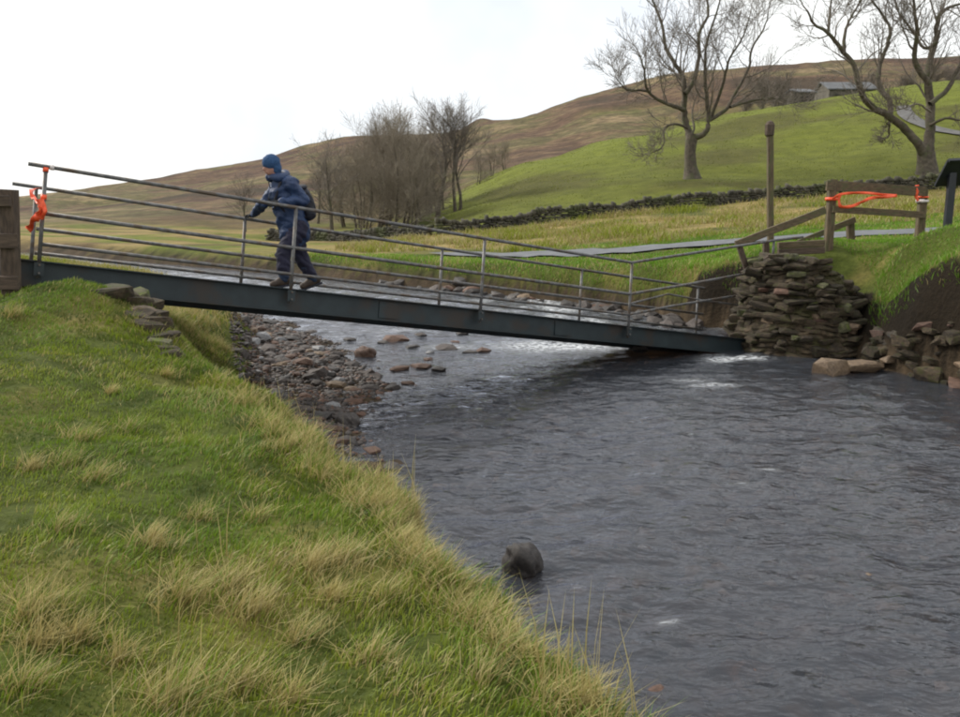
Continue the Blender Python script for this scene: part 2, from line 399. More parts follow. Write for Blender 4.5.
for u, v, Y in [(955, 262, 13.0), (900, 286, 14.2), (888, 303, 14.9), (880, 280, 15.9), (900, 250, 15.6), (945, 243, 16.5), (918, 239, 18), (940, 238, 19.5), (828, 249, 17.4), (850, 244, 19.5), (775, 254, 18),
                (600, 252, 27), (700, 246, 24.5), (800, 238.5, 23.3), (900, 233.5, 22.6), (960, 231, 22.5), (500, 255.5, 30), (370, 252, 33),
                (600, 235, 36), (800, 218, 36), (960, 205, 36), (450, 244, 38), (350, 246, 40), (250, 243, 45), (100, 238, 45), (0, 236, 45), (-150, 236, 45),
                (440, 236, 46), (520, 226, 47), (600, 217, 48), (700, 205, 49), (780, 199, 50), (860, 193, 50), (960, 187, 50), (1060, 180, 50),
                (690, 178, 62), (560, 194, 62), (820, 164, 64), (925, 166, 57), (1040, 150, 60), (330, 229, 68), (400, 226, 68), (440, 218, 66), (480, 200, 70), (240, 228, 75), (100, 227, 75), (0, 228, 75),
                (520, 165, 93), (600, 141, 103), (690, 121, 112), (780, 108, 118), (860, 98, 122), (960, 90, 125), (1080, 80, 125),
                (0, 220, 130), (100, 216, 130), (240, 208, 130), (330, 200, 130), (420, 188, 130), (-200, 224, 130),
                (0, 212, 240), (100, 205, 240), (240, 190, 240), (330, 178, 240), (430, 158, 240), (520, 138, 240), (600, 118, 240), (740, 95, 240), (850, 88, 240), (960, 80, 240), (1100, 70, 240), (-200, 218, 240),
                (-200, 212, 480), (0, 206, 480), (60, 197, 475), (100, 190, 470), (180, 174, 460), (240, 163, 450), (330, 145, 440), (480, 119, 430), (600, 95, 420), (740, 70, 400), (850, 64, 390), (960, 58, 380), (1100, 45, 380), (1300, 40, 380)]:
    p = pix(u, v, Y); CP.append((p.x, p.y, p.z))
for u, v, Y in [(520, 165, 93), (600, 141, 103), (690, 121, 112), (780, 108, 118), (860, 98, 122), (960, 90, 125)]:
    p = pix(u, v, Y); CP.append((p.x * 1.4, p.y * 1.4, p.z + 0.5))
for u, v, Y in [(-200, 212, 480), (100, 190, 470), (330, 145, 440), (600, 95, 420), (850, 64, 390), (1100, 45, 380)]:
    p = pix(u, v, Y); CP.append((p.x * 2.2, p.y * 2.2, p.z * 0.6)); CP.append((p.x * 6, p.y * 6, -12))
CP += [(-2500, 0, -10), (2500, 0, 20), (0, -900, 0), (-900, -600, 0), (900, -600, 20), (-2500, 2500, -12), (2500, 2500, 0), (400, 0, 30), (400, 200, 60), (-400, 0, 2), (-300, 200, 3)]
CP = np.array(CP, float)
WS = 15.0
wc = np.arcsinh(CP[:, :2] / WS)
def tps(r2): return 0.5 * r2 * np.log(r2 + 1e-9)
_d2 = ((wc[:, None, :] - wc[None, :, :]) ** 2).sum(-1)
nC = len(CP)
A = np.zeros((nC + 3, nC + 3)); A[:nC, :nC] = tps(_d2) + 2e-5 * np.eye(nC)
Pm = np.hstack([np.ones((nC, 1)), wc]); A[:nC, nC:] = Pm; A[nC:, :nC] = Pm.T
_zc = np.arcsinh(CP[:, 2] / 6.0)
W = np.linalg.solve(A, np.concatenate([_zc, np.zeros(3)]))
def base_h(x, y):
    s = np.arcsinh(np.asarray(x, float) / WS); t = np.arcsinh(np.asarray(y, float) / WS)
    z = W[nC] + W[nC + 1] * s + W[nC + 2] * t
    for i in range(nC):
        z = z + W[i] * tps((s - wc[i, 0]) ** 2 + (t - wc[i, 1]) ** 2)
    z = np.sinh(np.clip(z, -2, 4.2)) * 6.0
    return z
BARW = ([-50, 5, 7, 8.5, 9.5, 11, 12.7, 15, 17.6, 20, 24, 400], [.15, .15, .75, 1.7, 2.1, 2.4, 2.9, 2.4, 1.9, 1.0, .4, .4])
def land_h(x, y):
    z = base_h(x, y)
    r = np.hypot(x, y)
    z = z + 0.05 * fbm(x * 0.9, y * 0.9, 3, 5) * sstep(60, 20, r) + 0.018 * fbm(x * 4.5, y * 4.5, 3, 9) * sstep(25, 12, r)
    z = z + 0.22 * fbm(x * 0.12, y * 0.12, 4, 21) * sstep(25, 60, r) + 2.2 * fbm(x * 0.012, y * 0.012, 5, 31) * sstep(140, 320, r)
    ins = in_poly(x, y)
    dL = seg_dist(x, y, LC); dR = seg_dist(x, y, RC)
    barw = np.interp(y, *BARW)
    bed = np.maximum(-0.42, 0.26 * (1 - dL / barw)) + 0.05 * fbm(x * 1.3, y * 1.3, 4, 41) + zwater(x, y)
    bed = np.maximum(bed, zwater(x, y) - 0.42 + 0.35 * np.clip(1 - dR / 1.6, 0, 1))
    wl = np.interp(y, [0, 5, 6, 7, 8, 10, 14, 20], [.28, .30, .5, .85, 1.2, 1.35, 1.1, .8]) * (1 + 0.35 * perlin(x * 1.1, y * 1.1, 51))
    wr = np.interp(y, [18, 24, 34, 60], [.55, 1.0, 2.0, 3.5]) * (1 + np.interp(y, [18, 26], [.5, .15]) * perlin(x * 1.2, y * 1.2, 52))
    off = np.clip(.05 + .45 * perlin(x * 1.5 + 3, y * 1.5, 53), 0, .32) * (y < 9)
    s = np.where(dL < dR, sstep(0, 1, (dL - off) / np.maximum(wl, .1)), sstep(0, 1, dR / np.maximum(wr, .12)))
    return np.where(ins, z * (1 - s) + bed * s, z), ins, dL, dR

def grow_axis(a0, a1, step, lo, hi, g):
    mid = list(np.arange(a0, a1, step))
    up = []; p = mid[-1]; st = step
    while p < hi: st *= g; p += st; up.append(p)
    dn = []; p = mid[0]; st = step
    while p > lo: st *= g; p -= st; dn.append(p)
    return np.array(dn[::-1] + mid + up)
gx = grow_axis(-7.5, 9.2, 0.07, -2600, 2600, 1.04)
gy = grow_axis(0.8, 19.5, 0.08, -900, 2600, 1.03)
GX, GY = np.meshgrid(gx, gy)
GZ, INS, DL, DR = land_h(GX, GY)
def HG(x, y):
    x = np.asarray(x, float); y = np.asarray(y, float)
    i = np.clip(np.searchsorted(gx, x) - 1, 0, len(gx) - 2); j = np.clip(np.searchsorted(gy, y) - 1, 0, len(gy) - 2)
    fx = (x - gx[i]) / (gx[i + 1] - gx[i]); fy = (y - gy[j]) / (gy[j + 1] - gy[j])
    return (GZ[j, i] * (1 - fx) + GZ[j, i + 1] * fx) * (1 - fy) + (GZ[j + 1, i] * (1 - fx) + GZ[j + 1, i + 1] * fx) * fy
def hz(x, y): return float(HG(x, y))
def on_ground(u, v, Y0=5, Y1=400):
    """where the sight line of a pixel meets the terrain"""
    p0 = pix(u, v, 1.0) - EYE
    for Y in np.geomspace(Y0, Y1, 1500):
        q = EYE + p0 * (Y / p0.y)
        if q.z < hz(q.x, q.y): return q
    return q

ny, nx = GX.shape
V = np.stack([GX.ravel(), GY.ravel(), GZ.ravel()], 1)
idx = np.arange(nx * ny).reshape(ny, nx)
F = np.stack([idx[:-1, :-1].ravel(), idx[:-1, 1:].ravel(), idx[1:, 1:].ravel(), idx[1:, :-1].ravel()], 1)
me = np_mesh('ground', V, F, True)
# ground cover colours, by what grows or lies there, plus painted slope shade on the lower field
x, y = GX, GY; r = np.hypot(x, y)
gnear = np.array([0.060, 0.076, 0.014]); straw = np.array([0.27, 0.205, 0.085]); field = np.array([0.126, 0.148, 0.021]); soil = np.array([0.015, 0.011, 0.007])
moorc = np.array([0.112, 0.078, 0.046]); bedc = np.array([0.055, 0.040, 0.026]); olive = np.array([0.120, 0.118, 0.030])
def lerp(a, b, t): return a + (b - a) * t[..., None]
C = np.broadcast_to(gnear, x.shape + (3,)).copy()
nz = fbm(x * 0.7, y * 0.7, 4, 61)
C = lerp(C, olive, sstep(0.0, 0.6, nz) * 0.8)
C = lerp(C, straw * 0.8, sstep(0.35, 0.9, nz) * 0.35)
# rough straw coloured strip between the road and the field wall
WALL = [(-1.9, 46.2), (2.4, 47.2), (6.6, 48), (12.2, 49), (17.0, 50), (21.5, 50), (27.3, 50), (33, 50), (45, 48)]
wy = np.interp(x, [p[0] for p in WALL], [p[1] for p in WALL])
strip = sstep(30.5, 34, y + 1.5 * fbm(x * .2, y * .2, 3, 62)) * (y < wy) * (x > -10)
C = lerp(C, straw, strip * np.clip(0.55 + 0.75 * fbm(x * 0.25, y * 0.35, 4, 63), 0, 1))
fieldm = sstep(-1, 1, y - wy) * (x > -3.5 - 0.10 * (y - 46) * 0) * sstep(150, 125, y)
C = lerp(C, field, fieldm)
C = lerp(C, olive * 0.55, fieldm * sstep(95, 60, y) * .35)  # lower field darkened: shade of the slope put into the ground colour
C = lerp(C, olive * 0.62, fieldm * np.clip(sstep(-0.1, 0.5, fbm(x * 0.06, y * 0.09, 4, 64)) * 0.9, 0, 1))
mstart = np.interp(x, [-60, -5, 10, 40], [0, 0, 62, 62])
moor = np.clip(sstep(75, 115, y - mstart + 15 * fbm(x * .02, y * .02, 3, 65)), 0, 1)
C = lerp(C, moorc, moor)
leftm = sstep(28, 40, y) * sstep(-4, -10, x) * (1 - moor)       # pasture and rushes left of the river
C = lerp(C, field, leftm * 0.8)
C = lerp(C, np.array([.10, .066, .036]), leftm * sstep(.12, .34, fbm(x * .07 + 9, y * .22, 4, 88)))
C = lerp(C, straw * 0.85, leftm * sstep(-0.1, 0.3, fbm(x * 0.11, y * 0.16, 4, 66)))
C = lerp(C, field * 1.0, moor * sstep(0.12, 0.3, fbm(x * 0.014 + 3, y * 0.012, 4, 67)) * sstep(330, 200, y))
C = lerp(C, np.array([0.062, 0.036, 0.027]), moor * sstep(0.0, 0.35, fbm(x * 0.008, y * 0.014 + 5, 5, 68)) * 0.8)
# river bed, eroded banks
gyx = np.gradient(GZ, axis=1) / np.gradient(GX, axis=1); gyy = np.gradient(GZ, axis=0) / np.gradient(GY, axis=0)
slope = np.hypot(gyx, gyy)
wet = INS & (GZ < zwater(x, y) + 0.30)
C = lerp(C, soil, (INS & (DR < DL) & (y < 18.8)) * sstep(0.7, 1.4, slope))
C = lerp(C, lerp(np.broadcast_to(soil * 1.3, C.shape), olive * .45, sstep(-.1, .5, fbm(x * 1.1, y * 1.1, 3, 70))), (INS & (DR < DL) & (y >= 18.8) & (y < 70)) * sstep(.50, .30, GZ - zwater(x, y)) * .95)
C = lerp(C, soil * 1.4, (INS & (DL <= DR) & (y < 60)) * sstep(1.6, 2.6, slope) * 0.6)
C = np.where(wet[..., None], bedc * (1 + 0.5 * fbm(x * 3, y * 3, 3, 69))[..., None], C)
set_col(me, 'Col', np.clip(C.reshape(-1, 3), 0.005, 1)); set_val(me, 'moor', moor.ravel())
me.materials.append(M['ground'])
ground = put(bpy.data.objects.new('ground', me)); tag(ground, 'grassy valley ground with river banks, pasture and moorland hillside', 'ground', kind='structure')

# ------------------------------------------------------------------ water
wx = grow_axis(-5.5, 8.5, 0.06, -60, 26, 1.05); wyv = grow_axis(3.2, 20.5, 0.06, -18, 60, 1.035)
X2, Y2 = np.meshgrid(wx, wyv)
ca, sa = math.cos(R(32)), math.sin(R(32))
fu = X2 * ca + Y2 * sa; fv = -X2 * sa + Y2 * ca           # across / along the current
fine = sstep(45, 22, Y2)
rap = sstep(15.8, 17.5, Y2) * sstep(34, 26, Y2)            # rapids above the bridge
dLw = seg_dist(X2, Y2, LC); dRw = seg_dist(X2, Y2, RC)
calm = (1 - .55 * sstep(10.5, 14, Y2) * sstep(5.5, 2.5, X2)) * np.clip(dRw / 1.3, 0.25, 1) * np.clip(dLw / 1.0, 0.3, 1)
wav = 0.040 * fbm(fu * 0.7, fv * 1.3, 3, 71) + 0.026 * fbm(fu * 1.9, fv * 3.2, 2, 72)
Z2 = zwater(X2, Y2) + fine * calm * (wav * (1 + 0.9 * rap) + rap * 0.030 * fbm(X2 * 1.4, Y2 * 1.4, 3, 73))
foam = np.zeros_like(X2)
FOAM = [(731, 357, 16.0, .32, .14, 1.3), (752, 359, 15.8, .25, .10, .9), (716, 360, 15.8, .25, .10, .9), (712, 385, 13.6, .35, .06, .7), (690, 380, 13.9, .3, .05, .5), (540, 346, 16.6, .8, .25, 1.0), (585, 347, 16.6, .5, .18, .8), (620, 345, 16.6, .5, .15, .6), (450, 348, 16.8, .4, .12, .5),
        (668, 622, 5.55, .05, .015, .7), (742, 486, 8.2, .08, .015, .5), (770, 470, 8.7, .08, .015, .5), (400, 330, 18, .5, .15, .35)]
for (u, v, Y, rx, ry, s) in FOAM:
    for _ in range(8): Y = Y * (EYE.z - float(zwater(0, Y))) / (EYE.z - pix(u, v, Y).z)
    p = pix(u, v, Y)
    foam += s * np.exp(-((X2 - p.x) / rx) ** 2 - ((Y2 - p.y) / (ry * 2.0)) ** 2)
foam += rap * sstep(17.2, 19, Y2) * np.clip(0.12 + 1.1 * fbm(X2 * 0.9, Y2 * 0.55, 3, 75), 0, 1) * np.clip((X2 + 2.0) / 3, 0, 1)
keep = in_poly(X2, Y2) | (np.minimum(dLw, dRw) < 0.35)
wi = np.arange(X2.size).reshape(X2.shape)
k4 = keep[:-1, :-1] & keep[1:, :-1] & keep[:-1, 1:] & keep[1:, 1:]
F = np.stack([wi[:-1, :-1][k4], wi[:-1, 1:][k4], wi[1:, 1:][k4], wi[1:, :-1][k4]], 1)
used = np.unique(F); rem = np.full(X2.size, -1); rem[used] = np.arange(len(used))
me = np_mesh('river', np.stack([X2.ravel(), Y2.ravel(), Z2.ravel()], 1)[used], rem[F], True)
set_val(me, 'foam', np.clip(foam, 0, 1.2).ravel()[used]); me.materials.append(M['water'])
river = put(bpy.data.objects.new('river', me)); tag(river, 'dark rippling river water flowing under the bridge', 'river', kind='structure')

# ------------------------------------------------------------------ road and track strips
def strip_obj(name, pts, width, m, lift, label, cat, step=0.5):
    P = [Vector((p[0], p[1], 0)) for p in pts]; out = []
    for a, b in zip(P[:-1], P[1:]):
        n = max(1, int((b - a).length / step)); out += [a.lerp(b, i / n) for i in range(n)]
    out.append(P[-1])
    for _ in range(12): out = [out[0]] + [(out[i - 1] + out[i] * 2 + out[i + 1]) / 4 for i in range(1, len(out) - 1)] + [out[-1]]
    V = []; F = []; nc = 7
    for i, p in enumerate(out):
        t = (out[min(i + 1, len(out) - 1)] - out[max(0, i - 1)]).normalized(); nrm = Vector((-t.y, t.x, 0))
        ww = width * (1 + 0.06 * math.sin(i * 0.7) + 0.04 * math.sin(i * 1.9))
        for k in range(nc):
            q = p + nrm * ww * (k / (nc - 1) - 0.5)
            V.append((q.x, q.y, hz(q.x, q.y) + lift + 0.03 * (1 - (2 * k / (nc - 1) - 1) ** 2)))
    for i in range(len(out) - 1):
        for k in range(nc - 1): F.append((i * nc + k, i * nc + k + 1, (i + 1) * nc + k + 1, (i + 1) * nc + k))
    me = np_mesh(name, V, np.array(F), True); me.materials.append(m)
    o = put(bpy.data.objects.new(name, me)); tag(o, label, cat, kind='structure'); return o
rd = [pix(u, v, Y) for u, v, Y in [(1300, 218, 22.0), (1100, 226, 22.2), (960, 231, 22.5), (860, 235.5, 22.9), (780, 240, 23.6), (700, 246, 24.6), (600, 252, 26.6), (500, 256, 29.5), (450, 257, 31.0)]]
strip_obj('road', rd, 2.1, M['tarmac'], 0.05, 'narrow wet grey lane running along the far bank', 'road')
tk = [on_ground(u, v, 55) for u, v in [(1030, 141), (985, 139), (955, 135), (928, 128), (910, 121), (902, 113), (903, 107)]]
strip_obj('farm_track', tk, 1.3, M['trackgravel'], 0.12, 'pale gravel farm track bending up the green field', 'track', 1.0)
# ------------------------------------------------------------------ footbridge
G0 = pix(38, 261, 9.87); G3 = pix(624, 325.7, 14.5)
ax = (G3 - G0); SP = ax.length / 3.0; ax.normalize()
gm = G0 + ax * SP * 1.6
sight = (gm - EYE).normalized()
lat = Vector((-ax.y, ax.x, 0)).normalized()                       # level, away from the camera
# the span has rolled: its far side hangs lower, the deck lies nearly along the sight line
roll = R(7.2)
n0 = lat.cross(ax).normalized()
n0 = -n0 if n0.z < 0 else n0
LATV = (lat * math.cos(roll) - n0 * math.sin(roll)).normalized()
UPV = (n0 * math.cos(roll) + lat * math.sin(roll)).normalized()
BW = 1.10
def BP(t, s, h):
    """bridge point: t in post spacings from the first post, s metres across, h metres above girder top"""
    return G0 + ax * (t * SP) + LATV * s + UPV * h
TL, TR = -0.12, 4.02
bridge = empty('footbridge', BP(0, 0, 0))
tag(bridge, 'broken steel pipe footbridge with dark girders sagging down to the water', 'footbridge')
def girder(s, face):
    mb = MB(); d = 0.30; fl = 0.085; tk_ = 0.014
    prof = [(0, 0), (face * fl, 0), (face * fl, -tk_), (face * tk_, -tk_), (face * tk_, -d + tk_), (face * fl, -d + tk_), (face * fl, -d), (0, -d)]
    V = []; F = []; N = 24
    for i in range(N + 1):
        t = TL + (TR - TL) * i / N
        for (px, py) in prof: V.append(BP(t, s + px, py))
    n = len(prof)
    for i in range(N):
        for k in range(n):
            k2 = (k + 1) % n; F.append((i * n + k, i * n + k2, (i + 1) * n + k2, (i + 1) * n + k))
    F.append(tuple(range(n))); F.append(tuple(N * n + k for k in range(n - 1, -1, -1)))
    mb.add(V, F); return mb.build('girder', M['girder'], bridge)
girder(0.0, -1); girder(BW, 1)
mb = MB()
for i in range(9):
    t = TL + 0.1 + (TR - TL - 0.2) * i / 8
    m1 = MB(); m1.bar(BP(t, 0.0155, -0.16), BP(t, BW - 0.0155, -0.16), 0.06, 0.12, UPV, 0.05); m1.build('cross_beam', M['girder'], bridge)
mb = MB(); mb.bar(BP(TL - 0.012, -0.08, -0.13), BP(TL - 0.012, BW + 0.08, -0.13), 0.03, 0.36, UPV, 0.05); mb.build('end_plate', M['girder'], bridge)
# deck boards
pl = MB(); pl.bar((0, -0.525, 0), (0, 0.525, 0), 0.135, 0.036, (0, 0, 1), 0.1)
plm = pl.mesh('plank'); plm.materials.append(M['deckwood'])
rot = Matrix((ax, LATV, UPV)).transposed().to_4x4()
npk = int((TR - TL) * SP / 0.150)
for i in range(npk):
    o = bpy.data.objects.new('plank', plm); put(o, bridge)
    o.matrix_parent_inverse = Matrix.Identity(4)
    p = BP(TL, BW / 2, -0.055 + random.uniform(-.004, .004)) + ax * (0.08 + i * 0.150)
    o.matrix_local = Matrix.Translation(p - Vector(bridge.location)) @ rot @ Matrix.Rotation(random.uniform(-.012, .012), 4, 'Z')
def railbar(name, pts, rad=0.024, m='steel'):
    mb = MB(); mb.tube(pts, rad, 10); return mb.build(name, M[m], bridge, True)
HP = 1.04
near_s, far_s = -0.055, BW + 0.055
def post(t, s, top, foot=-0.20):
    p = railbar('post', [BP(t, s, foot), BP(t, s, top)], 0.023)
    mb = MB(); c = BP(t, s, -0.10)
    mb.bar(c - UPV * 0.07 + LATV * (0.032 if s > 0.5 else -0.032), c + UPV * 0.07 + LATV * (0.032 if s > 0.5 else -0.032), 0.10, 0.012, LATV, 0.05)
    mb.build('bracket', M['girder'], p)
for t in (0, 1, 2, 3): post(t, near_s - 0.05, HP)
for t in (0.0, 0.90, 2.00, 2.99, 4.0): post(t + 0.02, far_s + 0.05, HP - 0.03)
ns_, fs_ = near_s - 0.05, far_s + 0.05
for t in (0, 1, 2, 3):
    for dh in (-.055, -.145):
        mb = MB(); c = BP(t, near_s - .095, dh); mb.tube([c, c - LATV * .016], .013, 6); mb.build('bolt', M['steel'], bridge)
for t in (1.5, 2.55):
    mb = MB(); mb.bar(BP(t - .05, -.022, -.15), BP(t + .05, -.022, -.15), .016, .22, UPV, .05); mb.build('splice_plate', M['girder'], bridge)
# far handrail stays straight
for h, a0 in ((HP - 0.03, -0.10), (0.50, 0.0), (0.20, 0.0)):
    railbar('rail', [BP(a0 + 0.03, fs_, h), BP(4.08, fs_, h)], 0.024 if h > 0.3 else 0.022)
# near handrail is bent up to its old fixing on the far abutment
E1, E2 = pix(774, 240.5, 16.9), pix(803, 237, 17.2)
for h, a0, e in ((HP, -0.06, [E1, E2]), (0.52, 0.0, [pix(690, 284, 15.8), pix(752, 272.5, 16.7)]), (0.18, 0.0, [pix(672, 306, 15.4), pix(735, 296, 16.2)])):
    b0 = BP(3.0, ns_, h)
    pts = [BP(a0, ns_, h), BP(1, ns_, h), BP(2, ns_, h), BP(2.92, ns_, h), b0]
    nxt = e[0]
    pts.append(b0.lerp(nxt, 0.06) + UPV * 0.002)
    pts += e
    railbar('rail', pts, 0.024 if h > 0.3 else 0.021)
railbar('bent_post', [E1 + Vector((0, 0, 0.0)), Vector((E1.x - 0.005, E1.y, E1.z - 0.46))], 0.024)
# loose lower pipe sagging by the broken end
railbar('loose_pipe', [BP(3.0, ns_, 0.36), pix(668, 294, 15.6), pix(700, 300, 15.9), pix(738, 305, 16.3)], 0.016)

# ------------------------------------------------------------------ ribbons of barrier tape
def ribbon(name, pts, width, m, wdir=(0, 0, 1), label=None, group=None, twist=0.6, parent=None):
    P = [Vector(p) for p in pts]
    out = []
    for i in range(len(P) - 1):                       # Catmull-Rom
        p0, p1, p2, p3 = P[max(i - 1, 0)], P[i], P[i + 1], P[min(i + 2, len(P) - 1)]
        for k in range(8):
            t = k / 8
            out.append(0.5 * ((2 * p1) + (p2 - p0) * t + (2 * p0 - 5 * p1 + 4 * p2 - p3) * t * t + (3 * p1 - p0 - 3 * p2 + p3) * t ** 3))
    out.append(P[-1])
    V = []; F = []; wd = Vector(wdir)
    for i, p in enumerate(out):
        t = (out[min(i + 1, len(out) - 1)] - out[max(i - 1, 0)]).normalized()
        s = (wd - t * wd.dot(t)); s = s.normalized() if s.length > 0.05 else t.orthogonal().normalized()
        s = Quaternion(t, twist * math.sin(i * 0.45)) @ s; nn = t.cross(s) * 0.0015
        for q in (p - s * width / 2 - nn, p + s * width / 2 - nn, p + s * width / 2 + nn, p - s * width / 2 + nn): V.append(q)
    for i in range(len(out) - 1):
        for k in range(4): F.append((i * 4 + k, i * 4 + (k + 1) % 4, (i + 1) * 4 + (k + 1) % 4, (i + 1) * 4 + k))
    F.append((0, 1, 2, 3)); F.append(tuple((len(out) - 1) * 4 + k for k in (3, 2, 1, 0)))
    mb = MB(); mb.add(V, F); o = mb.build(name, M[m], parent, True)
    return o
def wrap(name, c, axis, rad, width, m, parent, turns=1.6):
    ax_ = Vector(axis).normalized(); e1 = ax_.orthogonal().normalized(); e2 = ax_.cross(e1); pts = []
    n = int(10 * turns)
    for i in range(n + 1):
        a = 2 * math.pi * turns * i / n
        pts.append(Vector(c) + (e1 * math.cos(a) + e2 * math.sin(a)) * (rad + 0.004) + ax_ * (0.02 * (i / n - 0.5)))
    return ribbon(name, pts, width, m, axis, twist=0, parent=parent)
# left end of the bridge
c0 = BP(0.0, ns_, HP); cf = BP(0.03, fs_, HP - 0.03)
tp = empty('barrier_tape', c0); tag(tp, 'orange barrier tape streamer tied to the left railing posts of the footbridge', 'tape')
wrap('tied_band', BP(0.0, ns_, HP - 0.035), UPV, 0.025, 0.045, 'tape', tp)
wrap('tied_band', BP(0.02, ns_, HP), ax, 0.025, 0.03, 'tapew', tp)
pr = BP(0.0, ns_, 0.86)
ribbon('streamer', [cf + Vector((.02, -.03, -.01)), pix(31.5, 190, 10.2), pix(33, 197, 10.05), pix(36, 200, 9.9), pix(39, 203, 9.80)], 0.05, 'tape', ax, parent=tp)
ribbon('streamer', [pix(40, 199, 9.80), pix(42, 208, 9.77), pix(38, 216, 9.77), pix(32, 223, 9.82), pix(28, 230, 9.86)], 0.085, 'tape', ax, parent=tp, twist=0.9)
ribbon('streamer', [pix(41, 203, 9.80), pix(45, 211, 9.76), pix(41, 219, 9.77)], 0.045, 'tape', ax, parent=tp)
wrap('tied_band', BP(0.0, ns_, 0.70), UPV, 0.025, 0.05, 'tape', tp)

# ------------------------------------------------------------------ timber on the far bank
fence = empty('timber_barrier', pix(828, 247, 17.4)); tag(fence, 'weathered two-rail timber barrier with orange tape beside the lane', 'fence')
def timber(name, a, b, wd, hg, parent, m='wood', up=(0, 0, 1)):
    if m in ('wood', 'darkwood') and name != 'post': m += 'h'
    mb = MB(); mb.bar(a, b, wd, hg, up, 0.1, 0.003); return mb.build(name, M[m], parent)
f1, f2 = pix(828, 250, 17.4), pix(919, 240, 18.0)
f1.z = hz(f1.x, f1.y) - 0.1; f2.z = hz(f2.x, f2.y) - 0.1
timber('post', f1, Vector((f1.x, f1.y, pix(828, 179.5, 17.4).z)), 0.15, 0.15, fence, up=(0, 1, 0))
timber('post', f2, Vector((f2.x, f2.y, pix(919, 189, 18.0).z)), 0.15, 0.15, fence, up=(0, 1, 0))
off = Vector((0.01, -0.10, 0))
timber('rail', pix(824, 185.5, 17.4) + off, pix(922, 191.5, 18.0) + off, 0.045, 0.19, fence)
timber('rail', pix(830, 209, 17.4) + off, pix(922, 215, 18.0) + off, 0.045, 0.13, fence)
ramp = empty('ramp_handrail', pix(741, 272, 16.9)); tag(ramp, 'fallen sloping timber handrail dropping from the barrier towards the bridge end', 'handrail')
timber('rail', pix(825, 210, 17.27), pix(736, 244.5, 16.85), 0.06, 0.14, ramp)
timber('post', pix(749, 276, 16.95), pix(738, 242, 16.93), 0.10, 0.10, ramp, 'darkwood', up=(0, 1, 0))
timber('lower_rail', pix(771, 257, 17.1), pix(742, 274, 16.95), 0.05, 0.10, ramp, 'darkwood')
ramp2 = empty('ramp_handrail', pix(850, 240, 18.7)); tag(ramp2, 'short broken ramp handrail stub standing behind the timber barrier', 'handrail')
q = pix(851, 244, 18.7); q.z = hz(q.x, q.y) - 0.08
timber('post', q, pix(850, 220, 18.7), 0.14, 0.14, ramp2, up=(0, 1, 0))
timber('rail', pix(855, 219.5, 18.6), pix(798, 243, 18.4), 0.05, 0.12, ramp2)
qs = pix(766, 268, 17.6)
timber('post', qs, pix(766, 241, 17.6), 0.11, 0.11, ramp2, 'darkwood', up=(0, 1, 0))
# retaining boards of the old landing
land = empty('landing_boards', pix(800, 255, 17.2)); tag(land, 'brown landing timbers laid on top of the stone abutment', 'landing')
for k in range(2):
    timber('board', pix(778, 252.5 - k * 7, 17.15 + k * 0.02), pix(824, 250 - k * 7, 17.2 + k * 0.02), 0.10, 0.125, land, 'wood' if k else 'darkwood')

# orange tape on the barrier
t2 = empty('barrier_tape', pix(836, 198, 17.2)); tag(t2, 'long orange barrier tape blowing between the two rails of the timber barrier', 'tape')
D = 17.22
ribbon('streamer', [pix(832, 199, D), pix(840, 194.5, D), pix(852, 193, D - .05), pix(868, 193, D - .02), pix(882, 194.5, D + .1), pix(897, 195.5, D + .2)], 0.05, 'tape', (0, 0, 1), parent=t2, twist=.5)
ribbon('streamer', [pix(897, 195.5, D + .2), pix(884, 197, D + .08), pix(871, 198, D), pix(862, 202, D - .04), pix(852, 206, D), pix(841, 206.5, D), pix(839, 199, D), pix(840, 195, D)], 0.06, 'tape', (0, 0, 1), parent=t2, twist=.6)
wrap('tied_band', (f1.x, f1.y, pix(828, 199, 17.4).z), (0, 0, 1), 0.112, 0.05, 'tape', t2)
t3 = empty('barrier_tape', pix(919, 190, 17.85)); tag(t3, 'short knot of red and white tape around the right barrier post', 'tape')
ribbon('streamer', [pix(918, 201, 17.85), pix(916, 195, 17.82), pix(917.5, 190, 17.82), pix(917, 185, 17.85)], 0.07, 'tape', (1, 0, 0), parent=t3)
wrap('tied_band', (f2.x, f2.y, pix(919, 201, 17.98).z), (0, 0, 1), 0.115, 0.05, 'tapew', t3)
wrap('tied_band', (f2.x, f2.y, pix(919, 197, 17.98).z), (0, 0, 1), 0.113, 0.03, 'tape', t3)

# fingerpost
fp = empty('fingerpost', pix(771, 226, 22.2)); tag(fp, 'tall brown wooden waymark post standing on the verge beside the lane', 'signpost')
b0 = pix(771.5, 232, 22.2); b0.z = hz(b0.x, b0.y) - 0.15; t0 = pix(770, 124, 22.2)
timber('post', b0, t0, 0.14, 0.14, fp, up=(0, 1, 0))
mb = MB(); mb.tube([t0 + Vector((0, 0, -0.32)), t0 + Vector((0, 0, -0.26)), t0 + Vector((0, 0, -0.02)), t0 + Vector((0, 0, 0.05)), t0 + Vector((0, 0, 0.08))], [0.05, 0.115, 0.12, 0.08, 0.02], 8); mb.build('post_cap', M['darkwood'], fp)
timber('finger_board', t0 + Vector((0.0, 0.02, -0.13)), t0 + Vector((0.28, 0.85, -0.13)), 0.04, 0.17, fp, 'darkwood')

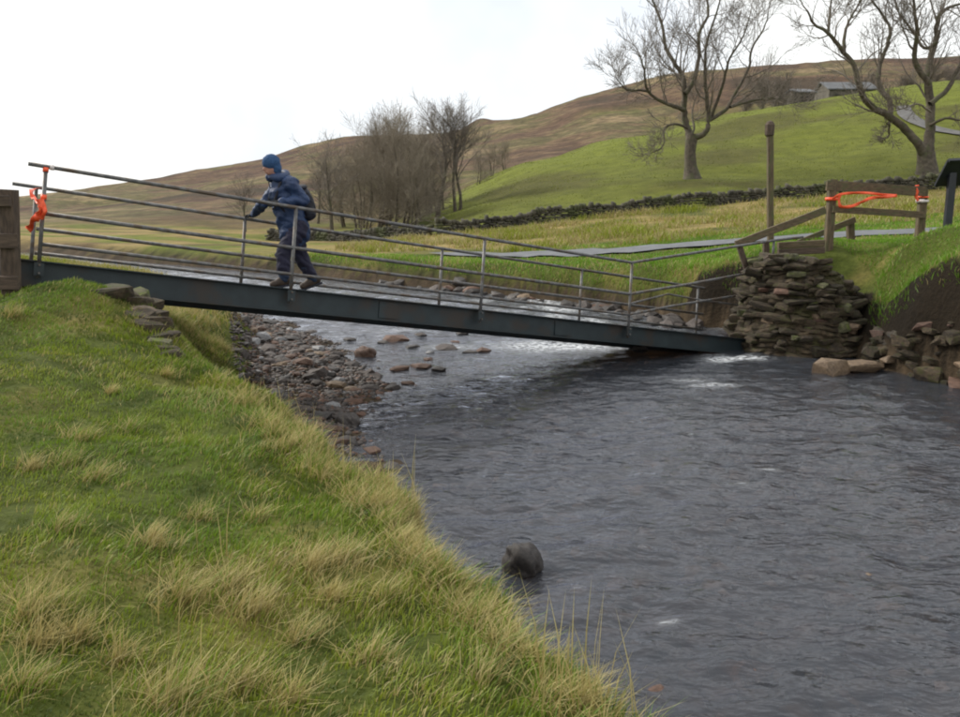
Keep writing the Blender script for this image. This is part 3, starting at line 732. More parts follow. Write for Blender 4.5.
# interpretation board
ib = empty('information_board', pix(946, 241, 16.4)); tag(ib, 'dark navy metal lectern style information board on the grass bank', 'information board')
l0 = pix(946, 243, 16.4); l0.z = hz(l0.x, l0.y) - 0.1
for dx in (0.0, 0.95):
    pz = pix(946, 166, 16.4).z; zz = hz(l0.x + dx, l0.y) - 0.1
    timber('leg', Vector((l0.x + dx, l0.y, zz)), Vector((l0.x + dx, l0.y, pz)), 0.13, 0.10, ib, 'navy', up=(0, 1, 0))
pc = pix(946, 172, 16.4)
mb = MB(); mb.bar(Vector((l0.x - 0.22, l0.y - 0.02, pz - 0.13)), Vector((l0.x + 1.17, l0.y - 0.02, pz - 0.07)), 0.62, 0.04, (0, 0.72, 0.7), 0.05); mb.build('panel', M['navy'], ib)
mb = MB(); mb.bar(Vector((l0.x - 0.22, l0.y - 0.26, pz + 0.085)), Vector((l0.x + 1.17, l0.y - 0.26, pz + 0.145)), 0.05, 0.06, (0, 0.72, 0.7), 0.05); mb.build('panel_frame', M['navy'], ib)

# left gate / stile timber
gt = empty('field_gate', pix(12, 302, 9.3)); tag(gt, 'dark brown timber gate post and rails at the left end of the bridge', 'gate')
g0 = pix(12, 306, 9.3); g0.z = hz(g0.x, g0.y) - 0.15
g1 = pix(8.5, 189.5, 9.3)
timber('post', g0, g1, 0.155, 0.15, gt, 'darkwood', up=(0, 1, 0))
lv = Vector((-0.93, -0.25, 0))
for v_, hg in ((201, 0.11), (241, 0.15), (283, 0.14)):
    a = pix(19 - (v_ == 201) * 8, v_, 9.2); a.y = 9.19
    timber('rail', a + Vector((0.0, 0, 0)), a + Vector((-1.7, 0.0, 0.02)), 0.045, hg, gt, 'darkwood')
g2 = pix(-150, 306, 9.3); g2.z = hz(g2.x, g2.y) - 0.15
timber('post', g2, Vector((g2.x, g2.y, g1.z - 0.02)), 0.15, 0.15, gt, 'darkwood', up=(0, 1, 0))
g3 = pix(8, 290, 9.75); g3.z = hz(g3.x, g3.y) - 0.1
# ------------------------------------------------------------------ stones
def hull_stone(seed, flat=0.5, npt=18, angular=0.25):
    rr = random.Random(seed); bm = bmesh.new()
    for i in range(npt):
        zc = 1 - 2 * (i + .5) / npt; a = i * 2.399963 + rr.uniform(-.35, .35); q = math.sqrt(max(0, 1 - zc * zc))
        e = 1 + rr.uniform(-angular, angular)
        p = [q * math.cos(a) * e, q * math.sin(a) * e, zc * e]
        p = [math.copysign(abs(c) ** 0.8, c) for c in p]
        bm.verts.new((p[0], p[1] * 0.8, p[2] * flat))
    r_ = bmesh.ops.convex_hull(bm, input=bm.verts[:])
    bmesh.ops.delete(bm, geom=list({g for g in r_['geom_interior'] + r_['geom_unused'] if isinstance(g, bmesh.types.BMVert)}), context='VERTS')
    me = bpy.data.meshes.new('stone'); bm.to_mesh(me); bm.free()
    return me
def smooth_stone(seed, flat=0.6, sub=3, amp=0.22):
    bm = bmesh.new(); bmesh.ops.create_icosphere(bm, subdivisions=sub, radius=1.0)
    P = np.array([v.co[:] for v in bm.verts]); s = seed * 3.7
    d = 1 + amp * fbm(P[:, 0] * 1.1 + P[:, 2] * .7 + s, P[:, 1] * 1.1 - P[:, 2] * .8 + s, 4, seed)
    P = P * d[:, None]; P = np.sign(P) * np.abs(P) ** 0.85
    P[:, 1] *= 0.82; P[:, 2] *= flat
    for v, p in zip(bm.verts, P): v.co = p
    me = bpy.data.meshes.new('stone'); bm.to_mesh(me); bm.free()
    me.polygons.foreach_set('use_smooth', np.ones(len(me.polygons), dtype=bool))
    return me
KINDS = [('stoneA', 'grey'), ('stoneB', 'rust-brown'), ('stoneC', 'dark wet'), ('stoneD', 'pale grey'), ('stoneE', 'tan')]
STM = {}
for k, (mk, _) in enumerate(KINDS):
    STM[mk] = []
    for i in range(5):
        me = hull_stone(100 * k + i, [0.38, 0.5, 0.6, 0.32, 0.45][i], 20); me.materials.append(M[mk]); STM[mk].append(me)
def place_stone(me, loc, s, rz, name='river_stone', tilt=0.15):
    o = bpy.data.objects.new(name, me); col.objects.link(o); o.location = loc; o.scale = (s, s, s)
    o.rotation_euler = (random.uniform(-tilt, tilt), random.uniform(-tilt, tilt), rz); return o
def slab_mesh(seed):
    rr = random.Random(seed); bm = bmesh.new()
    for i in range(22):
        p = Vector((rr.uniform(-1, 1), rr.uniform(-1, 1), rr.uniform(-1, 1)))
        m_ = max(abs(p.x), abs(p.y), abs(p.z)); p /= m_
        bm.verts.new((p.x * 0.5, p.y * 0.5, p.z * 0.5))
    for sx in (-1, 1):
        for sy in (-1, 1):
            for sz in (-1, 1): bm.verts.new((sx * .5 * rr.uniform(.5, .95), sy * .5 * rr.uniform(.5, .95), sz * .5 * rr.uniform(.55, .95)))
    r_ = bmesh.ops.convex_hull(bm, input=bm.verts[:])
    bmesh.ops.delete(bm, geom=list({g for g in r_['geom_interior'] + r_['geom_unused'] if isinstance(g, bmesh.types.BMVert)}), context='VERTS')
    me = bpy.data.meshes.new('stone'); bm.to_mesh(me); bm.free(); return me
SLABS = {}
for mk in ('coursed', 'moss', 'stoneE', 'stoneB'):
    SLABS[mk] = [slab_mesh(300 + i) for i in range(10)]
    for m_ in SLABS[mk]: m_.materials.append(M[mk])
# the shingle bar under the bridge: the larger stones one by one
BAR = np.array([(-6.0, 20.2), (-3.7, 17.6), (-2.6, 15.2), (-1.8, 13.8), (-1.35, 12.7), (-1.8, 11.6), (-1.75, 10.4), (-1.3, 9.2), (-1.9, 8.6), (-2.9, 10.6), (-3.6, 12.6), (-4.4, 15.4), (-5.6, 18.4)], float)
def in_bar(x, y):
    c = False; n = len(BAR)
    for i in range(n):
        x1, y1 = BAR[i]; x2, y2 = BAR[(i + 1) % n]
        if (y1 > y) != (y2 > y) and x < (x2 - x1) * (y - y1) / (y2 - y1) + x1: c = not c
    return c
rs = random.Random(5); cnt = 0
while cnt < 270:
    xx = rs.uniform(-6.2, -1.2); yy = rs.uniform(8.4, 20.5)
    if not in_bar(xx, yy): continue
    k = rs.choices(range(5), [34, 22, 26, 10, 8])[0]; mk, cn = KINDS[k]; vi = rs.randrange(5)
    s = rs.choice([0.05, 0.06, 0.065, 0.07, 0.08, 0.09, 0.11, 0.15]) * (0.85 + 0.02 * yy)
    o = place_stone(STM[mk][vi], (xx, yy, hz(xx, yy) + s * 0.16), s, rs.uniform(0, 6.28))
    size = 'small' if s < 0.095 else ('middling' if s < 0.14 else 'large')
    shape = 'flat' if vi in (0, 3) else 'rounded'
    tag(o, f'{size} {shape} {cn} stone lying on the shingle bar below the bridge', 'stone', 'stones on the shingle bar'); cnt += 1
# small pebbles, past counting
def stone_field(name, pts, sizes, mats, label, seed=3):
    protos = [hull_stone(900 + i, [0.4, 0.55, 0.65][i], 9) for i in range(3)]
    PV = []; PF = []
    for p_ in protos:
        PV.append(np.array([v.co[:] for v in p_.vertices])); fs = [list(f.vertices) for f in p_.polygons]; PF.append(np.array([f for f in fs if len(f) == 3]))
    V = []; F = []; n = 0; MI = []; rr = random.Random(seed)
    for (xx, yy, zz), s in zip(pts, sizes):
        k = rr.randrange(3); a = rr.uniform(0, 6.28); c_, s_ = math.cos(a), math.sin(a)
        q = PV[k] * s; q = np.stack([q[:, 0] * c_ - q[:, 1] * s_ + xx, q[:, 0] * s_ + q[:, 1] * c_ + yy, q[:, 2] + zz], 1)
        V.append(q); F.append(PF[k] + n); n += len(q); MI += [rr.randrange(len(mats))] * len(PF[k])
    me = np_mesh(name, np.concatenate(V), np.concatenate(F)); 
    for m in mats: me.materials.append(M[m])
    me.polygons.foreach_set('material_index', np.array(MI, dtype=np.int32))
    o = put(bpy.data.objects.new(name, me)); tag(o, label, 'gravel', kind='stuff'); return o
pts = []; szs = []
while len(pts) < 7500:
    xx = rs.uniform(-6.3, -0.7); yy = rs.uniform(7.6, 21.0)
    if not (in_bar(xx, yy) or in_bar(xx - .15, yy + .1) or (rs.random() < 0.25 and in_bar(xx - .8, yy))): continue
    s = rs.uniform(0.018, 0.055); pts.append((xx, yy, hz(xx, yy) + s * .15)); szs.append(s)
stone_field('shingle', pts, szs, ['stoneA', 'stoneB', 'stoneC', 'stoneA', 'stoneC'], 'loose dark shingle and pebbles along the left edge of the river')
# bed gravel seen through the shallows
pts = []; szs = []
while len(pts) < 3500:
    yy = rs.uniform(4, 17); xx = rs.uniform(-2.5, 7.0)
    if not bool(in_poly(np.array(xx), np.array(yy))) or hz(xx, yy) > -.12: continue
    s = rs.choice([.04, .06, .08, .1, .14]); pts.append((xx, yy, hz(xx, yy) + s * .1)); szs.append(s)
stone_field('bed_gravel', pts, szs, ['stoneB', 'stoneE', 'stoneC', 'stoneA'], 'brown cobbles on the river bed under the water', 8)

# stones standing out of the stream, each from its place in the photograph
def water_stone(u, v, wpx, mk, label, group=None, flat=0.55, sub=3, rise=0.35, seed=1, rz=0.0, zoff=0.0):
    Y = 2.6 * FPX / (v - HORIZON) * 1.0
    for _ in range(6):
        zz = float(zwater(0, Y)) + zoff; p = pix(u, v, Y); Y = Y * (EYE.z - zz) / (EYE.z - p.z)
    p = pix(u, v, Y); s = wpx * Y / FPX / 2
    me = hull_stone(seed + 500, flat, 34, .30) if sub == 2 else smooth_stone(seed, flat, 4, 0.34)
    me.materials.append(M[mk])
    o = place_stone(me, (p.x, p.y + s * 0.4, p.z + s * flat * (rise - 0.5)), s, rz, tilt=0.08); tag(o, label, 'stone', group); return o
water_stone(523, 574, 40, 'stoneC', 'smooth dark boulder alone in the water near the grassy bank', flat=0.88, rise=1.15, seed=3)
water_stone(366, 357, 20, 'stoneB', 'round reddish brown boulder in the shallows beside the shingle', flat=0.7, rise=0.9, seed=4)
water_stone(346, 425, 24, 'stoneC', 'large dark boulder at the tip of the shingle bar', flat=0.7, rise=0.8, seed=5)
water_stone(345, 446, 26, 'stoneC', 'long dark boulder under the grass edge below the shingle tip', flat=0.5, rise=0.7, seed=6)
G_ = 'stones in the shallows under the bridge'
for i, (u, v, wp, mk, cn) in enumerate([(408, 384, 14, 'stoneB', 'reddish'), (392, 389, 18, 'stoneC', 'dark flat'), (428, 360, 12, 'stoneB', 'little reddish'), (455, 343, 12, 'stoneB', 'reddish low'), (376, 395, 16, 'stoneB', 'reddish flat'), (360, 415, 14, 'stoneB', 'russet'), (395, 341, 30, 'stoneB', 'broad brown'), (420, 336, 14, 'stoneA', 'small grey'), (446, 350, 26, 'stoneA', 'flat grey'), (470, 353, 16, 'stoneC', 'dark'), (412, 348, 16, 'stoneC', 'dark low'),
        (438, 370, 18, 'stoneC', 'dark pointed'), (420, 368, 22, 'stoneB', 'rusty flat'), (400, 370, 20, 'stoneB', 'rusty rounded'), (383, 343, 14, 'stoneC', 'small dark'), (350, 340, 12, 'stoneC', 'small dark'), (310, 333, 14, 'stoneA', 'grey'),
        (482, 352, 20, 'stoneB', 'brown'), (372, 378, 22, 'stoneA', 'grey low'), (352, 403, 20, 'stoneB', 'brown low'), (390, 470, 28, 'stoneC', 'dark half drowned'), (372, 452, 20, 'stoneB', 'brown half drowned'), (462, 334, 14, 'stoneC', 'small dark'), (430, 353, 10, 'stoneD', 'little pale')]):
    water_stone(u, v, wp, mk, f'{cn} stone standing in the shallows near the shingle bar', G_, flat=0.36, sub=2, rise=0.5, seed=20 + i, rz=i)
for i, (u, v, wp, mk, cn) in enumerate([(652, 624, 44, 'stoneB', 'rusty'), (742, 473, 30, 'stoneE', 'tan'), (866, 572, 34, 'stoneE', 'pale tan'), (640, 486, 24, 'stoneB', 'brown'), (776, 520, 26, 'stoneB', 'brown'), (842, 594, 40, 'stoneE', 'yellowish'), (655, 687, 40, 'stoneB', 'brown'), (895, 606, 30, 'stoneE', 'tan'), (757, 668, 50, 'stoneB', 'brown')]):
    water_stone(u, v, wp, mk, f'{cn} stone just under the rippled surface in mid river', 'drowned stones in mid river', flat=0.4, sub=2, rise=-0.9, seed=50 + i, rz=i * 1.3)
water_stone(640, 349, 16, 'stoneC', 'dark wet stone splashing below the sunken bridge end', flat=.5, rise=.5, seed=70)
water_stone(560, 340, 18, 'stoneC', 'dark stone in the white rapid behind the bridge', flat=.5, rise=.5, seed=71)
# toe of the right bank
water_stone(833, 374, 34, 'stoneE', 'tan angular block fallen in front of the stone abutment', flat=0.65, rise=0.85, seed=80, sub=2, rz=.5)
water_stone(862, 372, 46, 'stoneE', 'tilted tan slab lying in the water by the abutment', flat=0.28, rise=1.2, seed=81, sub=2, rz=.2)
for i in range(52):
    u = rs.uniform(868, 1015); cr = float(np.interp(u, [868, 885, 900, 955, 1015], [318, 322, 304, 280, 262])); wv = float(np.interp(u, [868, 1015], [360, 405]))
    f = rs.random() ** 0.6; v = cr + (wv - cr) * f
    q = on_ground(u, v, 11, 30)
    if q.z > 1.35 or q.y > 17.5: continue
    zg = max(q.z, float(zwater(0, q.y)) - .04)
    s = rs.choice([.09, .12, .15, .2, .26]) * (1.2 if f > .6 else .9); k = rs.choices(range(5), [1.5, 1, 10, 0.1, .35])[0]; mk, cn = KINDS[k]
    mk = {'stoneA': 'coursed', 'stoneB': 'stoneB', 'stoneC': 'coursed', 'stoneD': 'coursed', 'stoneE': 'stoneE'}[mk]; cn = {'coursed': 'dark brown', 'stoneB': 'rusty', 'stoneE': 'tan'}[mk]
    s *= 0.68 if f < .75 else 0.85
    o = place_stone(SLABS[mk][rs.randrange(10)], (q.x, q.y + s * .35, zg - s * .1), s, rs.uniform(-.7, .7), 'bank_stone', .25); o.scale = (s * rs.uniform(1.6, 2.6), s * 1.5, s * rs.uniform(.5, 1.0))
    ar = o.scale.z / o.scale.x; shp = 'long flat' if ar < .27 else ('flattish' if ar < .38 else 'blocky'); szw = 'tiny' if s < .075 else ('small' if s < .11 else ('middling' if s < .17 else 'large'))
    low = 'at the waterline under' if q.z < .25 else 'bedded half way up'
    tag(o, f'{szw} {shp} {cn} stone {low} the undercut far bank', 'stone', 'stones in the right bank')
# far bank toe upstream
for i in range(70):
    t = rs.random(); i0 = rs.randrange(11, 15); a = Vector(RC[i0]); b = Vector(RC[i0 + 1]); q = a.lerp(b, t)
    xx = q.x - .35 - rs.uniform(0, .6); yy = q.y - .35 - rs.uniform(0, .5)
    s = rs.choice([.10, .13, .16, .2, .24]); mk, cn = KINDS[rs.choices(range(5), [3, 3, 9, .1, .3])[0]]
    o = place_stone(STM[mk][rs.randrange(5)], (xx, yy, max(hz(xx, yy), float(zwater(0, yy))) + s * .1), s, rs.uniform(0, 6.3), 'bank_stone', .3)
    tag(o, f'{"large" if s > .2 else "small"} {cn} stone along the far bank above the bridge', 'stone', 'stones along the upstream far bank')

# ------------------------------------------------------------------ right stone abutment
ab = empty('stone_abutment', (5.95, 16.5, 0)); tag(ab, 'rounded dry-laid stone abutment with leaning courses at the sunken bridge end', 'abutment')
CX, CY, AX_, BY_ = 6.0, 16.55, 1.30, 1.62
def ab_top(x_, y_=15.5):
    return float(np.interp(x_, [4.6, 4.85, 5.1, 5.5, 5.9, 6.3, 6.7, 7.1, 7.4], [.85, 1.22, 1.50, 1.70, 1.66, 1.46, 1.18, .85, .6]))
# rubble core
V = []; F = []; nr = 72; na = 170
rcell = random.Random(77); rows = {}
def cell(a_, z_):
    """rough coursed relief: an offset for the stone at this place, 0 in the joints"""
    zz2 = z_ + 0.10 * math.sin(a_ * 1.7) + 0.05 * math.sin(a_ * 4.1 + 1) - 0.10 * math.cos(a_) * z_
    r_ = math.floor(zz2 / 0.095); fz = zz2 / 0.095 - r_
    rr_ = random.Random(r_ * 7 + 3); wd_ = rr_.uniform(.13, .26); c_ = math.floor((a_ + rr_.random()) / wd_); fa_ = (a_ + rr_.random() * 0) / wd_ ; fa_ -= math.floor(fa_)
    o_ = random.Random(r_ * 131 + c_ * 17).uniform(-.5, 1)
    j_ = min(1, min(fz, 1 - fz) / .22)
    return o_ * j_ - .6 * (1 - j_)
AA, ZZ = np.meshgrid(2 * np.pi * np.arange(na) / na, np.linspace(-.4, 1.75, nr + 1))
RN = fbm(AA * 2.2, ZZ * 2.5, 4, 14); RN[:, :] += 0
for i in range(nr + 1):
    zf = i / nr
    for k in range(na):
        a = 2 * math.pi * k / na; z_ = -0.4 + 2.15 * zf
        sh = (1 - 0.36 * max(0, min(1, (z_ / 1.75))) ** 1.2) * 0.99 + 0.035 * cell(a, z_) + 0.05 * float(RN[i, k])
        xx = CX + AX_ * sh * math.cos(a); yy = CY + BY_ * sh * math.sin(a)
        zz = -0.4 + (ab_top(xx) - 0.03 + 0.4) * zf + 0.05 * float(RN[i, k]) * zf
        V.append((xx, yy, zz))
V.append((CX, CY, ab_top(CX) - .02))
for i in range(nr):
    for k in range(na): F.append((i * na + k, i * na + (k + 1) % na, (i + 1) * na + (k + 1) % na, (i + 1) * na + k))
for k in range(na): F.append((nr * na + k, nr * na + (k + 1) % na, len(V) - 1))
mb = MB(); mb.add(V, F); mb.build('rubble_core', M['coursed'], ab)
zc = -0.08; nst = 0
rs2 = random.Random(21)
while zc < 1.75:
    h = rs2.uniform(0.085, 0.125); a = math.pi * rs2.uniform(.88, .95); ct = rs2.uniform(-.05, .05)
    while a < math.pi * 2.12:
        L = rs2.choice([.12, .16, .2, .26, .32, .42]) * rs2.uniform(.85, 1.15); zf = max(0, min(1, zc / 1.75)); sh = 1 - 0.36 * zf ** 1.2
        da = L / 1.2
        am = a + da / 2; xx = CX + AX_ * sh * math.cos(am); yy = CY + BY_ * sh * math.sin(am)
        lean = 0.13 * (CX - xx) * (0.4 + zf)
        zz = zc + h / 2 + lean * 0.6 - 0.07 * math.sin(xx * 2.6 + zc) + ct * (xx - CX) + rs2.uniform(-.02, .02)
        if zz < ab_top(xx) + 0.02 and nst < 300 and rs2.random() < .62:
            mk = rs2.choices(['coursed', 'moss', 'stoneE', 'stoneB'], [80, 8, 4, 8])[0]
            o = bpy.data.objects.new('stone', rs2.choice(SLABS[mk])); col.objects.link(o); o.parent = ab  # one laid stone
            jut = rs2.uniform(-0.27, -0.09)
            o.location = (xx - CX + math.cos(am) * jut, yy - CY + math.sin(am) * jut, zz)
            o.rotation_euler = (rs2.uniform(-.16, .16), rs2.uniform(-.16, .16) - 0.12 * (xx - CX), am + math.pi / 2 + rs2.uniform(-.4, .4))
            o.scale = (L * 1.2, rs2.uniform(.28, .42), h * rs2.uniform(.7, 1.5)); nst += 1
        a += da
    zc += h * 0.97
# top stones
for i in range(16):
    xx = rs2.uniform(5.0, 6.8); yy = CY + rs2.uniform(-.85, .5)
    mk = rs2.choice(['coursed', 'moss', 'moss'])
    o = bpy.data.objects.new('stone', rs2.choice(SLABS[mk])); col.objects.link(o); o.parent = ab
    o.location = (xx - CX, yy - CY, ab_top(xx) - 0.02 + .02 * i / 16); o.rotation_euler = (rs2.uniform(-.2, .2), .1, rs2.uniform(0, 3)); o.scale = (rs2.uniform(.2, .42), rs2.uniform(.2, .3), rs2.uniform(.08, .15))
wq = pix(776, 267, 16.0); o = place_stone(STM['stoneD'][1], (wq.x, wq.y, wq.z), 0.09, 0.4, 'pale_stone'); tag(o, 'pale white stone resting on the shoulder of the stone abutment', 'stone')

def ledge(name, line, z1, off, label, seed):
    L = [Vector((p[0], p[1], 0)) for p in line]; out = []
    for a, b in zip(L[:-1], L[1:]):
        n = max(2, int((b - a).length / .045)); out += [a.lerp(b, i / n) for i in range(n)]
    for _ in range(30): out = [out[0]] + [(out[i - 1] + out[i] * 2 + out[i + 1]) / 4 for i in range(1, len(out) - 1)] + [out[-1]]
    nz_ = 34; V = []; F = []; m = len(out); d = 0.0; DD = []
    for i in range(m):
        if i: d += (out[i] - out[i - 1]).length
        DD.append(d)
    ii, jj = np.meshgrid(np.array(DD), np.linspace(0, 1, nz_ + 1), indexing='ij')
    lf = fbm(ii * 1.6, jj * 2.2, 5, seed); sf = fbm(ii * 3.5, jj * 13, 3, seed + 4); tp = fbm(np.array(DD) * .9, np.zeros(m), 4, seed + 9)
    for i in range(m):
        t = (out[min(i + 1, m - 1)] - out[max(i - 1, 0)]).normalized(); nr_ = Vector((t.y, -t.x, 0)); nr_ = -nr_ if nr_.dot(Vector((-1, -.6, 0))) < 0 else nr_
        for j in range(nz_ + 1):
            f = j / nz_; zt = z1 * (1 + .22 * float(tp[i])); zz = -.35 + (zt + .35) * min(1, f * 1.18)
            back = max(0, f - .82) / .18
            p = out[i] + nr_ * (off * (1.15 - .5 * f) + .13 * float(lf[i, j]) + .055 * float(sf[i, j]) + .03 * math.sin(zz * 38 + 2 * float(lf[i, j])) - back * .55)
            V.append((p.x, p.y, zz + .04 * float(sf[i, j]) - .10 * back))
    for i in range(m - 1):
        for j in range(nz_): F.append((i * (nz_ + 1) + j, (i + 1) * (nz_ + 1) + j, (i + 1) * (nz_ + 1) + j + 1, i * (nz_ + 1) + j + 1))
    mb = MB(); mb.add(V, F); o = mb.build(name, M['wetrock']); tag(o, label, 'rock'); return o
ledge('rock_ledge', [(12.5, 7.3), (8.6, 11.2), (7.45, 12.7), (7.0, 13.8), (6.9, 14.8), (7.1, 15.6)], .62, .36, 'dark layered rock ledge under the overhanging turf right of the abutment', 33)

# ------------------------------------------------------------------ left stone abutment with mossy cap
la = empty('stone_abutment', (-4.2, 9.9, 0)); tag(la, 'low mossy stone abutment half buried in the near grass bank', 'abutment')
def lstone(u, v, Y, sx, sy, sz, mk, rz=0.3, tilt=(0, 0), nm='stone'):
    p = pix(u, v, Y); p.z = max(p.z, hz(p.x, p.y) + sz * .15) if u > 106 else p.z - .03; o = bpy.data.objects.new(nm, rs2.choice(SLABS[mk])); col.objects.link(o); o.parent = la
    p.z -= .035 if u > 106 else .06
    o.location = p - Vector(la.location); o.rotation_euler = (tilt[0] * 2.2, tilt[1] * 1.6, rz + rs2.uniform(-.4, .4)); o.scale = (sx * .8, sy * .85, sz * 1.25); return o
for (u, v, Y, sx, sy, sz, mk, rz) in [(100, 290, 9.55, .75, .7, .20, 'moss', -.2), (72, 291, 9.5, .5, .6, .16, 'moss', .1), (84, 304, 9.3, .55, .45, .10, 'coursed', 0), (118, 299, 9.45, .55, .5, .12, 'coursed', -.1), (132, 296, 9.6, .30, .5, .12, 'moss', -.3),
        (112, 309, 9.2, .60, .45, .12, 'coursed', .1), (136, 307, 9.3, .35, .45, .13, 'coursed', -.4), (140, 318, 9.1, .38, .4, .10, 'stoneE', -.5), (141, 329, 8.9, .36, .4, .12, 'coursed', -.4), (148, 337, 8.7, .34, .4, .13, 'coursed', -.5),
        (155, 344, 8.5, .30, .35, .08, 'coursed', -.4), (161, 353, 8.35, .26, .35, .10, 'moss', -.4), (165, 361, 8.2, .26, .3, .09, 'coursed', -.5), (171, 369, 8.05, .22, .3, .09, 'coursed', -.6), (60, 299, 9.4, .4, .4, .1, 'moss', 0),
        (150, 326, 9.05, .3, .4, .1, 'coursed', -.5), (146, 312, 9.45, .3, .4, .12, 'coursed', -.5), (156, 333, 8.9, .3, .4, .12, 'coursed', -.5), (163, 346, 8.6, .26, .4, .1, 'coursed', -.5)]:
    lstone(u, v, Y, sx, sy, sz, mk, rz, (rs2.uniform(-.08, .08), rs2.uniform(-.05, .15)))

# ------------------------------------------------------------------ dry stone field wall
def dry_wall(name, line, hgt, label, seed, step=0.34):
    rr = random.Random(seed); root = empty(name, (line[0][0], line[0][1], 0)); tag(root, label, 'wall')
    V = []; F = []; n = 0
    pm = [slab_mesh(700 + i) for i in range(5)]
    PV = [np.array([v.co[:] for v in q.vertices]) for q in pm]; PF = [np.array([list(f.vertices) for f in q.polygons if len(f.vertices) == 3]) for q in pm]
    for (a, b) in zip(line[:-1], line[1:]):
        a = Vector((a[0], a[1], 0)); b = Vector((b[0], b[1], 0)); L = (b - a).length; t = (b - a) / L; ang = math.atan2(t.y, t.x)
        crs = 4
        for c in range(crs + 1):
            d = rr.uniform(0, .2)
            while d < L:
                ln = rr.uniform(.18, .46) if c < crs else rr.uniform(.12, .24)
                q = a + t * (d + ln / 2); hh = hgt / crs * rr.uniform(.9, 1.1) if c < crs else rr.uniform(.12, .36)
                g = hz(q.x, q.y); th = 0.62 - 0.05 * c
                dip = 1.2 * math.sin(q.x * 0.9 + seed) + 0.9 * math.sin(q.x * 2.3) + rr.uniform(-.5, .5)
                zz = g - .06 + (c + .5) * hgt / crs * (1 + .12 * dip) if c < crs else g - .06 + hgt * (1 + .12 * dip) + hh * .4
                k = rr.randrange(5); P = PV[k] * np.array([ln * 1.06, th * rr.uniform(.85, 1.1), hh * 1.08]); cc, ss = math.cos(ang + rr.uniform(-.1, .1)), math.sin(ang)
                V.append(np.stack([P[:, 0] * cc - P[:, 1] * ss + q.x, P[:, 0] * ss + P[:, 1] * cc + q.y, P[:, 2] + zz], 1)); F.append(PF[k] + n); n += len(P)
                d += ln
    me = np_mesh('wall_stones', np.concatenate(V), np.concatenate(F)); me.materials.append(M['wallstone'])
    o = put(bpy.data.objects.new('wall_stones', me), root); o['kind'] = 'stuff'
    return root
wl = [pix(u, v, Y) for u, v, Y in [(432, 238, 45.8), (480, 231, 46.4), (520, 226, 47), (560, 221, 47.5), (600, 217, 48), (650, 211, 48.5), (700, 205, 49), (740, 202, 49.5), (780, 199, 50), (820, 196, 50), (860, 193, 50), (910, 190, 50), (960, 187, 50), (1030, 182, 50), (1120, 178, 49)]]
dry_wall('dry_stone_wall', [(p.x, p.y) for p in wl], 0.50, 'dark dry stone wall along the foot of the green field', 4)
wl2 = [pix(u, v, Y) for u, v, Y in [(432, 238, 45.8), (395, 240, 47.5), (330, 241, 50), (270, 240, 52)]]
dry_wall('dry_stone_wall', [(p.x, p.y) for p in wl2], 0.4, 'low tumbled stone wall in front of the bare copse', 6)

# ------------------------------------------------------------------ barns on the ridge
def barn(u0, u1, vb, vt_e, vt_r, Y, label, open_front=False):
    a = pix(u0, vb, Y); b = pix(u1, vb, Y); zg = hz((a.x + b.x) / 2, Y + 2) - 0.5
    ze = pix(u0, vt_e, Y).z; zr = pix(u0, vt_r, Y).z; x0, x1, y0, y1 = a.x, b.x, Y, Y + 6.5
    root = empty('barn', ((x0 + x1) / 2, Y + 3, zg)); tag(root, label, 'barn')
    mb = MB(); ym = (y0 + y1) / 2
    V = [(x0, y0, zg), (x1, y0, zg), (x1, y1, zg), (x0, y1, zg), (x0, y0, ze), (x1, y0, ze), (x1, y1, ze), (x0, y1, ze), (x0, ym, zr - .1), (x1, ym, zr - .1)]
    mb.add(V, [(0, 1, 5, 4), (2, 3, 7, 6), (1, 2, 6, 9, 5), (3, 0, 4, 8, 7), (4, 5, 9, 8), (6, 7, 8, 9), (3, 2, 1, 0)]); mb.build('wall', M['barnwall'], root)
    e = .3; mb = MB(); th = .15
    for (ya, yb) in ((y0 - e, ym), (y1 + e, ym)):
        za = ze - .1
        V = [(x0 - e, ya, za), (x1 + e, ya, za), (x1 + e, yb, zr), (x0 - e, yb, zr)]; V += [(p[0], p[1], p[2] + th) for p in V]
        mb.add(V, [(0, 1, 2, 3), (4, 5, 6, 7), (0, 1, 5, 4), (1, 2, 6, 5), (2, 3, 7, 6), (3, 0, 4, 7)])
    mb.build('roof', M['slate'], root)
    w_ = x1 - x0
    for k, fx in enumerate((0.25, 0.7) if not open_front else (0.5,)):
        mb = MB(); xc = x0 + w_ * fx; hw = .9 if not open_front else w_ * .3
        mb.bar((xc, y0 - .03, zg), (xc, y0 - .03, zg + (ze - zg) * .8), hw * 2, .08, (0, 1, 0), .05); mb.build('door', M['dark'], root)
barn(829, 876, 97, 89, 80, 138, 'long low stone barn with pale grey roof on the ridge')
barn(798, 814, 103, 92, 87, 128, 'small dark stone shed on the ridge beside the barn', True)
